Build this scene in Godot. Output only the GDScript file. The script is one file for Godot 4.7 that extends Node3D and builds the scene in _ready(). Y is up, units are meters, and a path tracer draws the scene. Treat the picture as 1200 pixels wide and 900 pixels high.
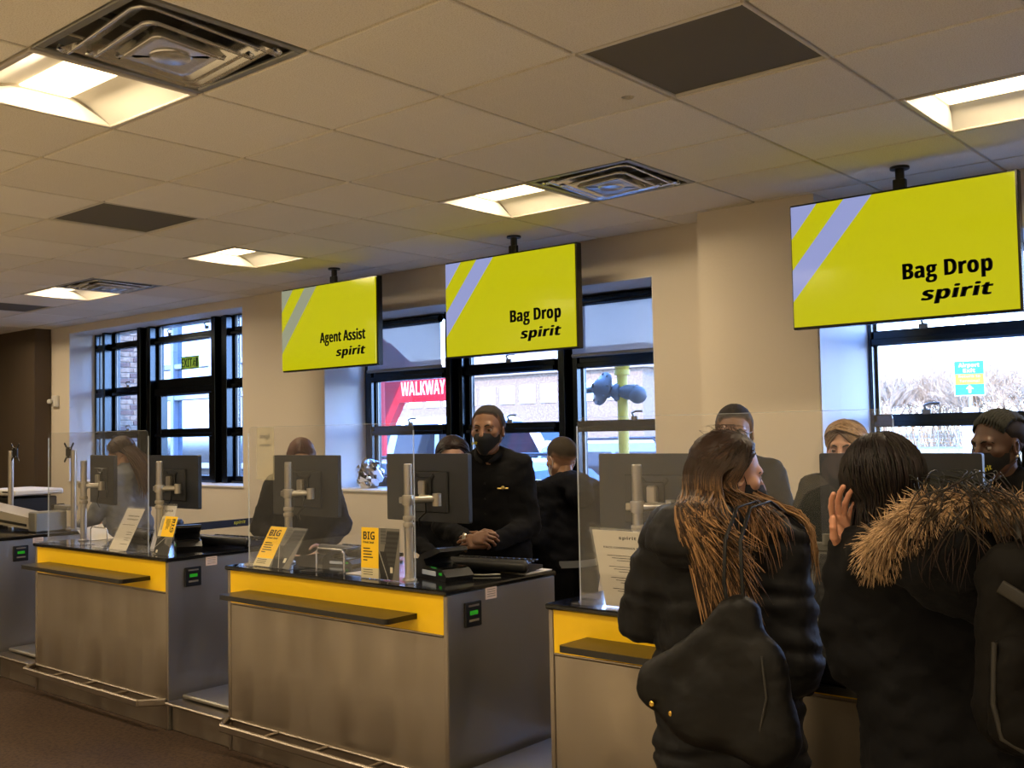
extends Node3D
# A bag-drop hall of an airport: a row of steel counters, hanging screens, a tiled ceiling, windows onto the forecourt.
# y is up, metres; the eye stands at (0, 1.63, 0), the window wall is z = -5.4, the counters' fronts are z = -3.2.

var M := {}
var taken := {}
var rng := RandomNumberGenerator.new()
var noise := FastNoiseLite.new()
const CEIL := 2.86
const GX := -1.3595
const GZ := -2.686
const TILE := 0.61

# ---------------------------------------------------------------- mesh collector
class MB:
	var v := PackedVector3Array()
	var n := PackedVector3Array()
	var t := PackedVector2Array()
	var c := PackedColorArray()
	var ix := PackedInt32Array()
	var col := Color(1, 1, 1)
	var tinted := false

	func face(p: Array, nr: Vector3, uv: Array = []) -> void:
		var b := v.size()
		for i in p.size():
			v.append(p[i]); n.append(nr); c.append(col)
			t.append(uv[i] if uv.size() else Vector2(p[i].x + p[i].z, p[i].y))
		var ccw: bool = (p[1] - p[0]).cross(p[2] - p[0]).dot(nr) > 0
		for i in range(1, p.size() - 1):
			ix.append_array([b, b + i + 1, b + i] if ccw else [b, b + i, b + i + 1])

	func poly(p: Array) -> void:
		face(p, (p[2] - p[0]).cross(p[1] - p[0]).normalized())

	func box(ct: Vector3, s: Vector3, bev := 0.0, bs := Basis.IDENTITY) -> void:
		var h := s * 0.5
		var e := minf(bev, minf(h.x, minf(h.y, h.z)) * 0.9)
		var ax := [Vector3.RIGHT, Vector3.UP, Vector3.BACK]
		for a in 3:
			for sg: float in [-1.0, 1.0]:
				var b := (a + 1) % 3
				var d := (a + 2) % 3
				var o: Vector3 = ax[a] * h[a] * sg
				var pb: Vector3 = ax[b] * (h[b] - e)
				var pd: Vector3 = ax[d] * (h[d] - e)
				var w := h[b] * 2
				var q := h[d] * 2
				face([ct + bs * (o - pb - pd), ct + bs * (o + pb - pd), ct + bs * (o + pb + pd), ct + bs * (o - pb + pd)], bs * ax[a] * sg, [Vector2(0, 0), Vector2(w, 0), Vector2(w, q), Vector2(0, q)])
		if e <= 0.0:
			return
		for a in 3:
			var b := (a + 1) % 3
			var d := (a + 2) % 3
			for sb: float in [-1.0, 1.0]:
				for sd: float in [-1.0, 1.0]:
					var la: Vector3 = ax[a] * (h[a] - e)
					var p1: Vector3 = ax[b] * h[b] * sb + ax[d] * (h[d] - e) * sd
					var p2: Vector3 = ax[b] * (h[b] - e) * sb + ax[d] * h[d] * sd
					face([ct + bs * (p1 - la), ct + bs * (p1 + la), ct + bs * (p2 + la), ct + bs * (p2 - la)], bs * (ax[b] * sb + ax[d] * sd).normalized())
		for i in 8:
			var g := Vector3(1 if i & 1 else -1, 1 if i & 2 else -1, 1 if i & 4 else -1)
			face([ct + bs * (g * Vector3(h.x, h.y - e, h.z - e)), ct + bs * (g * Vector3(h.x - e, h.y, h.z - e)), ct + bs * (g * Vector3(h.x - e, h.y - e, h.z))], bs * g.normalized())

	# rows of equal length make one smooth skin; ring = each row closes on itself
	func sheet(rows: Array, ring := false, cols: Array = [], turn := 0) -> void:
		var b := v.size()
		var nr := rows.size()
		var w: int = rows[0].size()
		var acc := PackedVector3Array()
		acc.resize(nr * w)
		var mid := Vector3.ZERO
		for r in nr:
			for k in w:
				mid += rows[r][k]
		mid /= nr * w
		var kk := w if ring else w - 1
		var q := PackedInt32Array()
		for r in nr - 1:
			for k in kk:
				var i0 := r * w + k
				var i1 := r * w + (k + 1) % w
				q.append_array([i0, i1, i1 + w, i0 + w])
		for f in range(0, q.size(), 4):
			var p0: Vector3 = rows[q[f] / w][q[f] % w]
			var p1: Vector3 = rows[q[f + 1] / w][q[f + 1] % w]
			var p2: Vector3 = rows[q[f + 2] / w][q[f + 2] % w]
			var p3: Vector3 = rows[q[f + 3] / w][q[f + 3] % w]
			var fn := (p2 - p0).cross(p3 - p1)
			for z in 4:
				acc[q[f + z]] += fn
		var sg := 0.0
		if ring:
			for r in nr:
				var rm := Vector3.ZERO
				for k in w:
					rm += rows[r][k]
				rm /= w
				for k in w:
					sg += acc[r * w + k].dot(rows[r][k] - rm)
		else:
			for i in nr * w:
				sg += acc[i].dot(rows[i / w][i % w] - mid)
		var flip := sg < 0.0
		if turn != 0:
			flip = turn < 0
		for r in nr:
			for k in w:
				v.append(rows[r][k])
				var m := acc[r * w + k].normalized()
				n.append(-m if flip else m)
				t.append(Vector2(float(k) / maxf(1, w - 1), float(r) / maxf(1, nr - 1)))
				c.append((cols[r][k] if cols[r] is Array else cols[r]) if cols.size() else col)
		for f in range(0, q.size(), 4):
			var a := b + q[f]
			var d := b + q[f + 1]
			var e := b + q[f + 2]
			var g := b + q[f + 3]
			ix.append_array([a, d, e, a, e, g] if flip else [a, e, d, a, g, e])

	func cap_ring(ring: Array, nrm: Vector3) -> void:
		face(ring, nrm)

	func tube(path: Array, rad, seg := 8, caps := true, flat := 1.0, cols: Array = [], up0 := Vector3.ZERO) -> void:
		var rows := []
		var up := Vector3.ZERO
		var m := path.size()
		var ends := []
		for i in m:
			var tg: Vector3 = (path[mini(i + 1, m - 1)] - path[maxi(i - 1, 0)]).normalized()
			if up == Vector3.ZERO:
				up = up0 if up0 != Vector3.ZERO else (Vector3.UP if absf(tg.y) < 0.9 else Vector3.RIGHT)
			up = (up - tg * up.dot(tg)).normalized()
			var sd := tg.cross(up)
			var r: float = rad[i] if rad is Array else rad
			var row := []
			for k in seg:
				var a := TAU * k / seg
				row.append(path[i] + (up * cos(a) + sd * sin(a) * flat) * r)
			rows.append(row)
			if i == 0 or i == m - 1:
				ends.append([row, -tg if i == 0 else tg])
		sheet(rows, true, cols)
		if caps:
			var keep := col
			if cols.size(): col = cols[0]
			face(ends[0][0], ends[0][1])
			if cols.size(): col = cols[-1]
			face(ends[1][0], ends[1][1])
			col = keep

	func cyl(a: Vector3, b: Vector3, r: float, r2 := -1.0, seg := 16) -> void:
		tube([a, b], [r, r if r2 < 0 else r2], seg)

	# profile of (radius, height) turned round the y axis of xf
	func lathe(prof: Array, xf: Transform3D, seg := 20) -> void:
		var rows := []
		for p: Vector2 in prof:
			var row := []
			for k in seg:
				var a := TAU * k / seg
				row.append(xf * Vector3(cos(a) * p.x, p.y, sin(a) * p.x))
			rows.append(row)
		sheet(rows, true)

	func ball(ct: Vector3, r: Vector3, seg := 14, bs := Basis.IDENTITY) -> void:
		var rows := []
		var k2 := seg / 2
		for i in k2 + 1:
			var e := -PI / 2 + PI * i / k2
			var row := []
			for k in seg:
				var a := TAU * k / seg
				row.append(ct + bs * (Vector3(cos(e) * cos(a), sin(e), cos(e) * sin(a)) * r))
			rows.append(row)
		sheet(rows, true)

	# outline in xf's x-y plane, pushed dp along xf's z
	func prism(pl: Array, xf: Transform3D, dp: float) -> void:
		var pp := PackedVector2Array(pl)
		var tr := Geometry2D.triangulate_polygon(pp)
		var zn := xf.basis.z.normalized()
		for s in 2:
			for k in range(0, tr.size(), 3):
				var q := []
				for z in 3:
					var p := pp[tr[k + z]]
					q.append(xf * Vector3(p.x, p.y, dp * s))
				face(q, zn if s == 1 else -zn)
		var area := 0.0
		for i in pp.size():
			area += pp[i].cross(pp[(i + 1) % pp.size()])
		for i in pp.size():
			var a := pp[i]
			var b := pp[(i + 1) % pp.size()]
			if a.is_equal_approx(b):
				continue
			var o := Vector2(b.y - a.y, a.x - b.x).normalized() * signf(area)
			face([xf * Vector3(a.x, a.y, 0), xf * Vector3(b.x, b.y, 0), xf * Vector3(b.x, b.y, dp), xf * Vector3(a.x, a.y, dp)], (xf.basis * Vector3(o.x, o.y, 0)).normalized())

	# a surface that SDF.skin() made
	func skin(s: Array, xf: Transform3D, tint = null) -> void:
		var b := v.size()
		var nb := xf.basis.inverse().transposed()
		var sv: PackedVector3Array = s[0]
		var sn: PackedVector3Array = s[1]
		for i in sv.size():
			v.append(xf * sv[i])
			n.append((nb * sn[i]).normalized())
			t.append(Vector2(sv[i].x, sv[i].y))
			c.append(tint.call(sv[i]) if tint is Callable else (tint if tint is Color else col))
		var si: PackedInt32Array = s[2]
		var fl := xf.basis.determinant() < 0
		for k in range(0, si.size(), 3):
			ix.append(b + si[k])
			ix.append(b + si[k + 2 if fl else k + 1])
			ix.append(b + si[k + 1 if fl else k + 2])

	func add(o: MB, xf: Transform3D) -> void:
		skin([o.v, o.n, o.ix], xf)

	func done() -> ArrayMesh:
		var a := []
		a.resize(Mesh.ARRAY_MAX)
		a[Mesh.ARRAY_VERTEX] = v
		a[Mesh.ARRAY_NORMAL] = n
		a[Mesh.ARRAY_TEX_UV] = t
		if tinted:
			a[Mesh.ARRAY_COLOR] = c
		a[Mesh.ARRAY_INDEX] = ix
		var m := ArrayMesh.new()
		m.add_surface_from_arrays(Mesh.PRIMITIVE_TRIANGLES, a)
		return m

# ---------------------------------------------------------------- a field of smooth unions of tapered capsules, meshed as surface nets
class SDF:
	var o := Vector3.ZERO
	var h := 0.01
	var nx := 0
	var ny := 0
	var nz := 0
	var f := PackedFloat32Array()
	var mk := PackedByteArray()
	var act := PackedInt32Array()

	func _init(lo: Vector3, hi: Vector3, cell: float) -> void:
		o = lo
		h = cell
		nx = int((hi.x - lo.x) / cell) + 2
		ny = int((hi.y - lo.y) / cell) + 2
		nz = int((hi.z - lo.z) / cell) + 2
		f.resize(nx * ny * nz)
		f.fill(9.0)
		mk.resize(nx * ny * nz)

	# fs > 1 makes it thinner along fn
	func cap(a: Vector3, b: Vector3, ra: float, rb: float, k := 0.02, fn := Vector3.ZERO, fs := 1.0, sub := false) -> void:
		var rr := maxf(ra, rb) + k + h * 2.5
		var lo := ((a.min(b) - Vector3(rr, rr, rr) - o) / h).floor().max(Vector3.ZERO)
		var hi := ((a.max(b) + Vector3(rr, rr, rr) - o) / h).ceil()
		var ab := b - a
		var g := fs - 1.0
		if g != 0.0:
			ab += fn * (ab.dot(fn) * g)
		var l2 := maxf(ab.length_squared(), 1e-9)
		var near := h * 2.0 + k * 1.05
		var dr := rb - ra
		for z in range(int(lo.z), mini(int(hi.z), nz - 1) + 1):
			for y in range(int(lo.y), mini(int(hi.y), ny - 1) + 1):
				var i := (z * ny + y) * nx + int(lo.x)
				for x in range(int(lo.x), mini(int(hi.x), nx - 1) + 1):
					var p := o + Vector3(x, y, z) * h - a
					if g != 0.0:
						p += fn * (p.dot(fn) * g)
					var tt := clampf(p.dot(ab) / l2, 0.0, 1.0)
					var d := (p - ab * tt).length() - ra - dr * tt
					if d < near:
						var cu := f[i]
						if sub:
							var m := maxf(k - absf(cu + d), 0.0)
							f[i] = maxf(cu, -d) + m * m / (4.0 * maxf(k, 1e-6))
						else:
							var m := maxf(k - absf(cu - d), 0.0)
							f[i] = minf(cu, d) - m * m / (4.0 * maxf(k, 1e-6))
						if mk[i] == 0 and absf(f[i]) < h * 3.2:
							mk[i] = 1
							act.append(i)
					elif not sub and d < cu_far(i):
						f[i] = d
					i += 1

	func cu_far(i: int) -> float:
		return f[i]

	func ell(ct: Vector3, r: Vector3, k := 0.02, bs := Basis.IDENTITY, sub := false) -> void:
		var m := maxf(r.x, maxf(r.y, r.z)) + k + h * 2.5
		var lo := ((ct - Vector3(m, m, m) - o) / h).floor().max(Vector3.ZERO)
		var hi := ((ct + Vector3(m, m, m) - o) / h).ceil()
		var inv := bs.transposed()
		var near := h * 2.0 + k * 1.05
		var plain := bs == Basis.IDENTITY
		for z in range(int(lo.z), mini(int(hi.z), nz - 1) + 1):
			for y in range(int(lo.y), mini(int(hi.y), ny - 1) + 1):
				var i := (z * ny + y) * nx + int(lo.x)
				for x in range(int(lo.x), mini(int(hi.x), nx - 1) + 1):
					var p := o + Vector3(x, y, z) * h - ct
					if not plain:
						p = inv * p
					var q := p / r
					var k0 := q.length()
					var d := k0 * (k0 - 1.0) / maxf((q / r).length(), 1e-6)
					if d < near:
						var cu := f[i]
						if sub:
							var w := maxf(k - absf(cu + d), 0.0)
							f[i] = maxf(cu, -d) + w * w / (4.0 * maxf(k, 1e-6))
						else:
							var w := maxf(k - absf(cu - d), 0.0)
							f[i] = minf(cu, d) - w * w / (4.0 * maxf(k, 1e-6))
						if mk[i] == 0 and absf(f[i]) < h * 3.2:
							mk[i] = 1
							act.append(i)
					elif not sub and d < f[i]:
						f[i] = d
					i += 1

	# [points, normals, indices]; puff: noise field, its height and stretch
	func skin(puff: FastNoiseLite = null, amp := 0.0, extra = null) -> Array:
		var sv := PackedVector3Array()
		var sn := PackedVector3Array()
		var si := PackedInt32Array()
		var at := {}
		var dx := 1
		var dy := nx
		var dz := nx * ny
		var lim := nx * ny * nz
		for i in act:
			var x := i % nx
			var y := (i / nx) % ny
			var z := i / dz
			if x >= nx - 1 or y >= ny - 1 or z >= nz - 1:
				continue
			var c0 := f[i]
			var c1 := f[i + dx]
			var c2 := f[i + dy]
			var c3 := f[i + dx + dy]
			var c4 := f[i + dz]
			var c5 := f[i + dx + dz]
			var c6 := f[i + dy + dz]
			var c7 := f[i + dx + dy + dz]
			var s := int(c0 < 0) + int(c1 < 0) + int(c2 < 0) + int(c3 < 0) + int(c4 < 0) + int(c5 < 0) + int(c6 < 0) + int(c7 < 0)
			if s == 0 or s == 8:
				continue
			var sum := Vector3.ZERO
			var cnt := 0
			if (c0 < 0) != (c1 < 0): sum += Vector3(c0 / (c0 - c1), 0, 0); cnt += 1
			if (c2 < 0) != (c3 < 0): sum += Vector3(c2 / (c2 - c3), 1, 0); cnt += 1
			if (c4 < 0) != (c5 < 0): sum += Vector3(c4 / (c4 - c5), 0, 1); cnt += 1
			if (c6 < 0) != (c7 < 0): sum += Vector3(c6 / (c6 - c7), 1, 1); cnt += 1
			if (c0 < 0) != (c2 < 0): sum += Vector3(0, c0 / (c0 - c2), 0); cnt += 1
			if (c1 < 0) != (c3 < 0): sum += Vector3(1, c1 / (c1 - c3), 0); cnt += 1
			if (c4 < 0) != (c6 < 0): sum += Vector3(0, c4 / (c4 - c6), 1); cnt += 1
			if (c5 < 0) != (c7 < 0): sum += Vector3(1, c5 / (c5 - c7), 1); cnt += 1
			if (c0 < 0) != (c4 < 0): sum += Vector3(0, 0, c0 / (c0 - c4)); cnt += 1
			if (c1 < 0) != (c5 < 0): sum += Vector3(1, 0, c1 / (c1 - c5)); cnt += 1
			if (c2 < 0) != (c6 < 0): sum += Vector3(0, 1, c2 / (c2 - c6)); cnt += 1
			if (c3 < 0) != (c7 < 0): sum += Vector3(1, 1, c3 / (c3 - c7)); cnt += 1
			at[i] = sv.size()
			sv.append(o + (Vector3(x, y, z) + sum / cnt) * h)
			sn.append(Vector3(c1 + c3 + c5 + c7 - c0 - c2 - c4 - c6, c2 + c3 + c6 + c7 - c0 - c1 - c4 - c5, c4 + c5 + c6 + c7 - c0 - c1 - c2 - c3).normalized())
		for i: int in at:
			var c0 := f[i]
			for e in 3:
				var d1: int = [dx, dy, dz][e]
				if i + d1 >= lim:
					continue
				var c1 := f[i + d1]
				if (c0 < 0) == (c1 < 0):
					continue
				var d2: int = [dy, dz, dx][e]
				var d3: int = [dz, dx, dy][e]
				if not (at.has(i - d2) and at.has(i - d3) and at.has(i - d2 - d3)):
					continue
				var p: int = at[i]
				var q: int = at[i - d2]
				var r: int = at[i - d2 - d3]
				var w: int = at[i - d3]
				if c0 < 0:
					si.append_array([p, r, q, p, w, r])
				else:
					si.append_array([p, q, r, p, r, w])
		if puff or extra is Callable:
			for i in sv.size():
				var p := sv[i]
				var a := 0.0
				if puff:
					a = puff.get_noise_3d(p.x, p.y * 1.6, p.z) * amp
				if extra is Callable:
					a += extra.call(p)
				sv[i] = p + sn[i] * a
			# fresh normals
			var acc := PackedVector3Array()
			acc.resize(sv.size())
			for k in range(0, si.size(), 3):
				var fn := (sv[si[k + 2]] - sv[si[k]]).cross(sv[si[k + 1]] - sv[si[k]])
				acc[si[k]] += fn
				acc[si[k + 1]] += fn
				acc[si[k + 2]] += fn
			for i in sv.size():
				sn[i] = acc[i].normalized()
		return [sv, sn, si]

# ---------------------------------------------------------------- scene helpers
func numbered(called: String) -> String:
	var k: int = taken.get(called, 0)
	taken[called] = k + 1
	return called if k == 0 else "%s_%03d" % [called, k]

func tag(o: Node3D, label: String, category: String, group := "") -> void:
	o.set_meta("label", label)
	o.set_meta("category", category)
	if group:
		o.set_meta("group", group)

func thing(called: String, label: String, category: String, at := Vector3.ZERO, turn := 0.0, group := "") -> Node3D:
	var o := Node3D.new()
	o.name = numbered(called)
	add_child(o)
	o.position = at
	o.rotation.y = turn
	tag(o, label, category, group)
	return o

func obj(called: String, mesh, mat: Material, parent: Node = null) -> MeshInstance3D:
	var o := MeshInstance3D.new()
	o.name = called if parent else numbered(called)
	o.mesh = mesh.done() if mesh is MB else mesh
	o.material_override = mat
	(parent if parent else self).add_child(o, true)
	return o

func solo(called: String, mesh, mat: Material, label: String, category: String, group := "", at := Vector3.ZERO) -> MeshInstance3D:
	var o := obj(called, mesh, mat)
	o.position = at
	tag(o, label, category, group)
	return o

func struct(called: String, mesh, mat: Material, parent: Node = null) -> MeshInstance3D:
	var o := obj(called, mesh, mat, parent)
	if not parent:
		o.set_meta("kind", "structure")
	return o

func dup(src: Node3D, label: String, at: Vector3, turn := 0.0) -> Node3D:
	var r: Node3D = src.duplicate()
	r.name = numbered(str(src.name).rstrip("0123456789_"))
	add_child(r)
	r.position = at
	r.rotation.y = turn
	r.set_meta("label", label)
	return r

func bx(ct: Vector3, s: Vector3, bev := 0.0) -> MB:
	var m := MB.new()
	m.box(ct, s, bev)
	return m

func mt(key: String, hexa: String, rough := 0.7, metal := 0.0) -> StandardMaterial3D:
	var m := StandardMaterial3D.new()
	m.resource_name = key
	m.albedo_color = Color(hexa)
	m.roughness = rough
	m.metallic = metal
	M[key] = m
	return m

func tintm(key: String, rough := 0.7) -> StandardMaterial3D:
	var m := mt(key, "ffffff", rough)
	m.vertex_color_use_as_albedo = true
	return m

func clear(key: String, hexa: String, alpha: float) -> StandardMaterial3D:
	var m := mt(key, hexa, 0.02)
	m.transparency = BaseMaterial3D.TRANSPARENCY_ALPHA
	m.albedo_color.a = alpha
	return m

func glow(key: String, hexa: String, energy: float) -> StandardMaterial3D:
	var m := mt(key, hexa, 0.12)
	m.emission_enabled = true
	m.emission = Color(hexa)
	m.emission_energy_multiplier = energy
	return m

func noisy(freq: float, size := 512, kind := FastNoiseLite.TYPE_SIMPLEX_SMOOTH, oct := 4, ramp: Array = [], normal := 0.0, sd := 3) -> NoiseTexture2D:
	var f := FastNoiseLite.new()
	f.seed = sd
	f.noise_type = kind
	f.frequency = freq
	f.fractal_octaves = oct
	var x := NoiseTexture2D.new()
	x.noise = f
	x.width = size
	x.height = size
	x.seamless = true
	if normal > 0.0:
		x.as_normal_map = true
		x.bump_strength = normal
	if ramp.size():
		var g := Gradient.new()
		var offs := PackedFloat32Array()
		var cs := PackedColorArray()
		for i in ramp.size():
			offs.append(float(i) / (ramp.size() - 1))
			cs.append(Color(ramp[i]))
		g.offsets = offs
		g.colors = cs
		x.color_ramp = g
	return x

func tri(m: StandardMaterial3D, sc: Vector3, world := true) -> void:
	m.uv1_triplanar = true
	m.uv1_world_triplanar = world
	m.uv1_scale = sc

# flat lettering as thin solid text; w > 0 fits its width; slant leans it
func text(mb: MB, s: String, xf: Transform3D, height: float, w := 0.0, slant := 0.0, bold := true, align := 0, depth := 0.0015) -> void:
	var key := s + str(bold)
	if not M.has(key):
		var tm := TextMesh.new()
		var sf := SystemFont.new()
		sf.font_names = PackedStringArray(["Droid Sans"])
		sf.font_weight = 700 if bold else 400
		tm.font = sf
		tm.text = s
		tm.font_size = 64
		tm.pixel_size = 0.01
		tm.depth = 0.1
		tm.curve_step = 2.0
		M[key] = tm.get_mesh_arrays()
	var a: Array = M[key]
	var p: PackedVector3Array = a[Mesh.ARRAY_VERTEX]
	var nn: PackedVector3Array = a[Mesh.ARRAY_NORMAL]
	var lo := Vector3(9, 9, 9)
	var hi := -lo
	for q in p:
		lo = lo.min(q)
		hi = hi.max(q)
	# the cap height of this font is about 0.714 of its size (0.64 m here): 0.457
	var k := height / 0.457
	var kx := k
	if w > 0.0:
		kx = w / (hi.x - lo.x)
	var ox := -lo.x if align == 0 else (-hi.x if align == 2 else -(lo.x + hi.x) / 2)
	# TextMesh centres a line on its height: the baseline lies a little under it
	var base := lo.y
	var has_desc := false
	for ch in "gjpqyQ,;":
		if s.contains(ch):
			has_desc = true
	if has_desc:
		base = lo.y + 0.15
	var loc := Transform3D(Basis(Vector3(kx, 0, 0), Vector3(slant * k, k, 0), Vector3(0, 0, depth / 0.1)), Vector3(ox * kx, -base * k, 0))
	var full := xf * loc
	var b := mb.v.size()
	var nb := full.basis.inverse().transposed()
	for i in p.size():
		mb.v.append(full * (p[i] + Vector3(-base * slant * 0, 0, 0.05)))
		mb.n.append((nb * nn[i]).normalized())
		mb.t.append(Vector2.ZERO)
		mb.c.append(mb.col)
	var ixs: PackedInt32Array = a[Mesh.ARRAY_INDEX]
	var fl := full.basis.determinant() < 0
	for i in range(0, ixs.size(), 3):
		mb.ix.append(b + ixs[i])
		mb.ix.append(b + ixs[i + 2 if fl else i + 1])
		mb.ix.append(b + ixs[i + 1 if fl else i + 2])

func xf(at: Vector3, yaw := 0.0, pitch := 0.0, roll := 0.0) -> Transform3D:
	return Transform3D(Basis.from_euler(Vector3(pitch, yaw, roll)), at)

func _ready() -> void:
	# ---- camera
	var cam := Camera3D.new()
	cam.name = "camera"
	add_child(cam)
	cam.position = Vector3(0, 1.63, 0)
	cam.basis = Basis.from_euler(Vector3(0.046694, 0.701192, -0.018941))
	cam.fov = rad_to_deg(2.0 * atan(450.0 / 1208.4))
	cam.near = 0.05
	cam.far = 400.0
	# ---- sky, exposure
	var env := Environment.new()
	var sm := ProceduralSkyMaterial.new()
	sm.sky_top_color = Color(0.36, 0.55, 0.88)
	sm.sky_horizon_color = Color(0.80, 0.89, 1.0)
	sm.sky_curve = 0.12
	sm.ground_bottom_color = Color(0.42, 0.40, 0.38)
	sm.ground_horizon_color = Color(0.62, 0.62, 0.62)
	sm.sky_energy_multiplier = 3.5
	sm.ground_energy_multiplier = 1.0
	var sky := Sky.new()
	sky.sky_material = sm
	env.background_mode = Environment.BG_SKY
	env.sky = sky
	env.tonemap_mode = Environment.TONE_MAPPER_LINEAR
	env.tonemap_exposure = 1.0
	env.sdfgi_enabled = true
	env.ssao_enabled = true
	env.ssil_enabled = true
	var we := WorldEnvironment.new()
	we.name = "world"
	we.environment = env
	add_child(we)
	# ---- a low winter sun behind the building
	var sun := DirectionalLight3D.new()
	sun.name = "sun"
	add_child(sun)
	sun.basis = Basis.looking_at(Vector3(-0.35, -0.55, -0.80).normalized())
	sun.light_color = Color(1.0, 0.91, 0.78)
	sun.light_energy = 2.3
	sun.light_angular_distance = 0.6
	sun.shadow_enabled = true
	# ---- everything that stands in the place
	noise.seed = 5
	noise.frequency = 9.0
	noise.fractal_octaves = 3
	materials()
	room()
	ceiling()
	windows()
	counters()
	screens()
	outside()
	guards_and_monitors()
	counter_things()
	people()

const LAMP := 2.05        # what each ceiling fitting gives
const LAMP_COLOR := Color(1.0, 0.905, 0.75)

func materials() -> void:
	var w := mt("wall", "d8cdbb", 0.85)
	w.normal_enabled = true
	w.normal_texture = noisy(0.05, 512, FastNoiseLite.TYPE_SIMPLEX, 4, [], 1.2)
	w.normal_scale = 0.25
	tri(w, Vector3(1.5, 1.5, 1.5))
	mt("brown_wall", "4a3d2e", 0.8)
	mt("white_trim", "dcdad4", 0.55)
	var tl := mt("tile", "e4dccb", 0.95)
	tl.albedo_texture = noisy(0.09, 512, FastNoiseLite.TYPE_SIMPLEX, 5, ["cfc8bb", "f2efe8", "ffffff", "e6e2d8"], 0.0, 9)
	tri(tl, Vector3(3, 3, 3))
	tl.heightmap_enabled = false
	mt("grid", "c4bba9", 0.6)
	var dk := mt("dark_tile", "6f6a5e", 0.95)
	dk.albedo_texture = noisy(0.12, 512, FastNoiseLite.TYPE_SIMPLEX, 4, ["a8a498", "dcd8cc", "ffffff"], 0.0, 4)
	tri(dk, Vector3(5, 5, 5))
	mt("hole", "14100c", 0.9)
	mt("duct", "5d5850", 0.6, 0.4)
	var fl := mt("carpet", "4a3828", 0.95)
	fl.albedo_texture = noisy(0.03, 1024, FastNoiseLite.TYPE_SIMPLEX, 5, ["8f857c", "c4b8ac", "f0e6da", "a89a8c"], 0.0, 12)
	tri(fl, Vector3(0.9, 0.9, 0.9))
	fl.heightmap_enabled = true
	fl.heightmap_texture = noisy(0.2, 512, FastNoiseLite.TYPE_SIMPLEX, 3)
	fl.heightmap_scale = 0.08
	mt("stone", "d8d2c4", 0.35)
	mt("plaster_back", "9a9184", 0.9)
	# frames, steel, plastics
	mt("bronze", "3a444e", 0.20, 1.0)
	var st := mt("steel", "a89e90", 0.36, 0.9)
	st.roughness_texture = noisy(0.006, 512, FastNoiseLite.TYPE_SIMPLEX, 3, ["808080", "b0b0b0", "e8e8e8"], 0.0, 21)
	st.roughness = 0.55
	tri(st, Vector3(1.3, 0.05, 1.3))
	var ss := mt("side_steel", "9f9c96", 0.42, 0.85)
	ss.roughness_texture = noisy(0.01, 512, FastNoiseLite.TYPE_SIMPLEX, 4, ["909090", "c8c8c8"], 0.0, 22)
	ss.roughness = 0.55
	tri(ss, Vector3(0.8, 0.3, 0.8))
	mt("rail_steel", "a0968a", 0.34, 0.92)
	mt("polished", "d8d5ce", 0.24, 0.8)
	mt("pole", "b9b3a6", 0.30, 0.85)
	mt("yellow", "ffcf08", 0.5)
	mt("black_top", "0d0d0f", 0.10)
	mt("shelf", "17140f", 0.30)
	mt("edge", "08080a", 0.4)
	mt("plastic", "101113", 0.38)
	mt("plastic_gloss", "0b0c0e", 0.12)
	mt("monitor", "202224", 0.48)
	mt("grey_metal", "8a8880", 0.4, 0.6)
	mt("beige_metal", "a39b8b", 0.5, 0.3)
	mt("paper", "d9d3c6", 0.8)
	mt("pink_paper", "d8c3b4", 0.85)
	mt("cream", "d6cba6", 0.85)
	var xb := mt("exit_board", "c3cf78", 0.7)
	xb.backlight_enabled = true
	xb.backlight = Color(0.62, 0.70, 0.25)
	mt("print", "26241f", 0.8)
	mt("print_grey", "7d786e", 0.85)
	mt("card_yellow", "ffd020", 0.6)
	mt("green", "1e9c3a", 0.4)
	mt("white_plastic", "cfcbc2", 0.5)
	glow("led_green", "2a9a24", 0.30)
	glow("led_white", "a0a09a", 0.35)
	mt("belt", "0c0c0d", 0.75)
	mt("belt_print", "b6ae18", 0.7)
	mt("foil", "e6e6ea", 0.09, 1.0)
	clear("acrylic", "eef2f0", 0.02)
	clear("pane", "e8f2f2", 0.03)
	clear("holder", "f4f6f6", 0.05)
	var ae := clear("acrylic_edge", "dfe6e6", 0.38)
	ae.roughness = 0.4
	var sf := clear("sheet_film", "d9cfa8", 0.30)
	sf.roughness = 0.6
	var sh := mt("shade", "a2a9b2", 0.9)
	sh.transparency = BaseMaterial3D.TRANSPARENCY_ALPHA
	sh.albedo_color.a = 0.80
	sh.backlight_enabled = true
	sh.backlight = Color(0.35, 0.36, 0.38)
	# screens
	for q: Array in [["screen_yellow", "c2bd0a", 0.95], ["screen_blue", "a3ace4", 0.8], ["screen_grey", "a8ac90", 0.75]]:
		var sc := glow(q[0], q[1], q[2])
		sc.albedo_color = Color(0.02, 0.02, 0.02)
	mt("screen_ink", "0c0c08", 0.3)
	mt("bezel", "0a0a0b", 0.25)
	# lamps
	glow("lamp", "ffe2b0", 6.0)
	mt("reflector", "f1ece0", 0.5)
	mt("lamp_frame", "b8aea0", 0.5)
	# outside
	mt("asphalt", "6b6a68", 0.95)
	mt("grass_dry", "9c7f4a", 0.95)
	var br := mt("brick", "a3937f", 0.9)
	br.albedo_texture = noisy(0.05, 256, FastNoiseLite.TYPE_SIMPLEX, 3, ["c0b0a8", "ffffff"], 0.0, 31)
	tri(br, Vector3(0.8, 0.8, 0.8))
	mt("brick_dark", "6b5850", 0.9)
	mt("mortar", "a59c92", 0.95)
	mt("tan_render", "cdb79a", 0.9)
	mt("red", "c4142a", 0.5)
	mt("white_paint", "f2f2ee", 0.45)
	mt("frame_grey", "9fa6ad", 0.4, 0.3)
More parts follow.
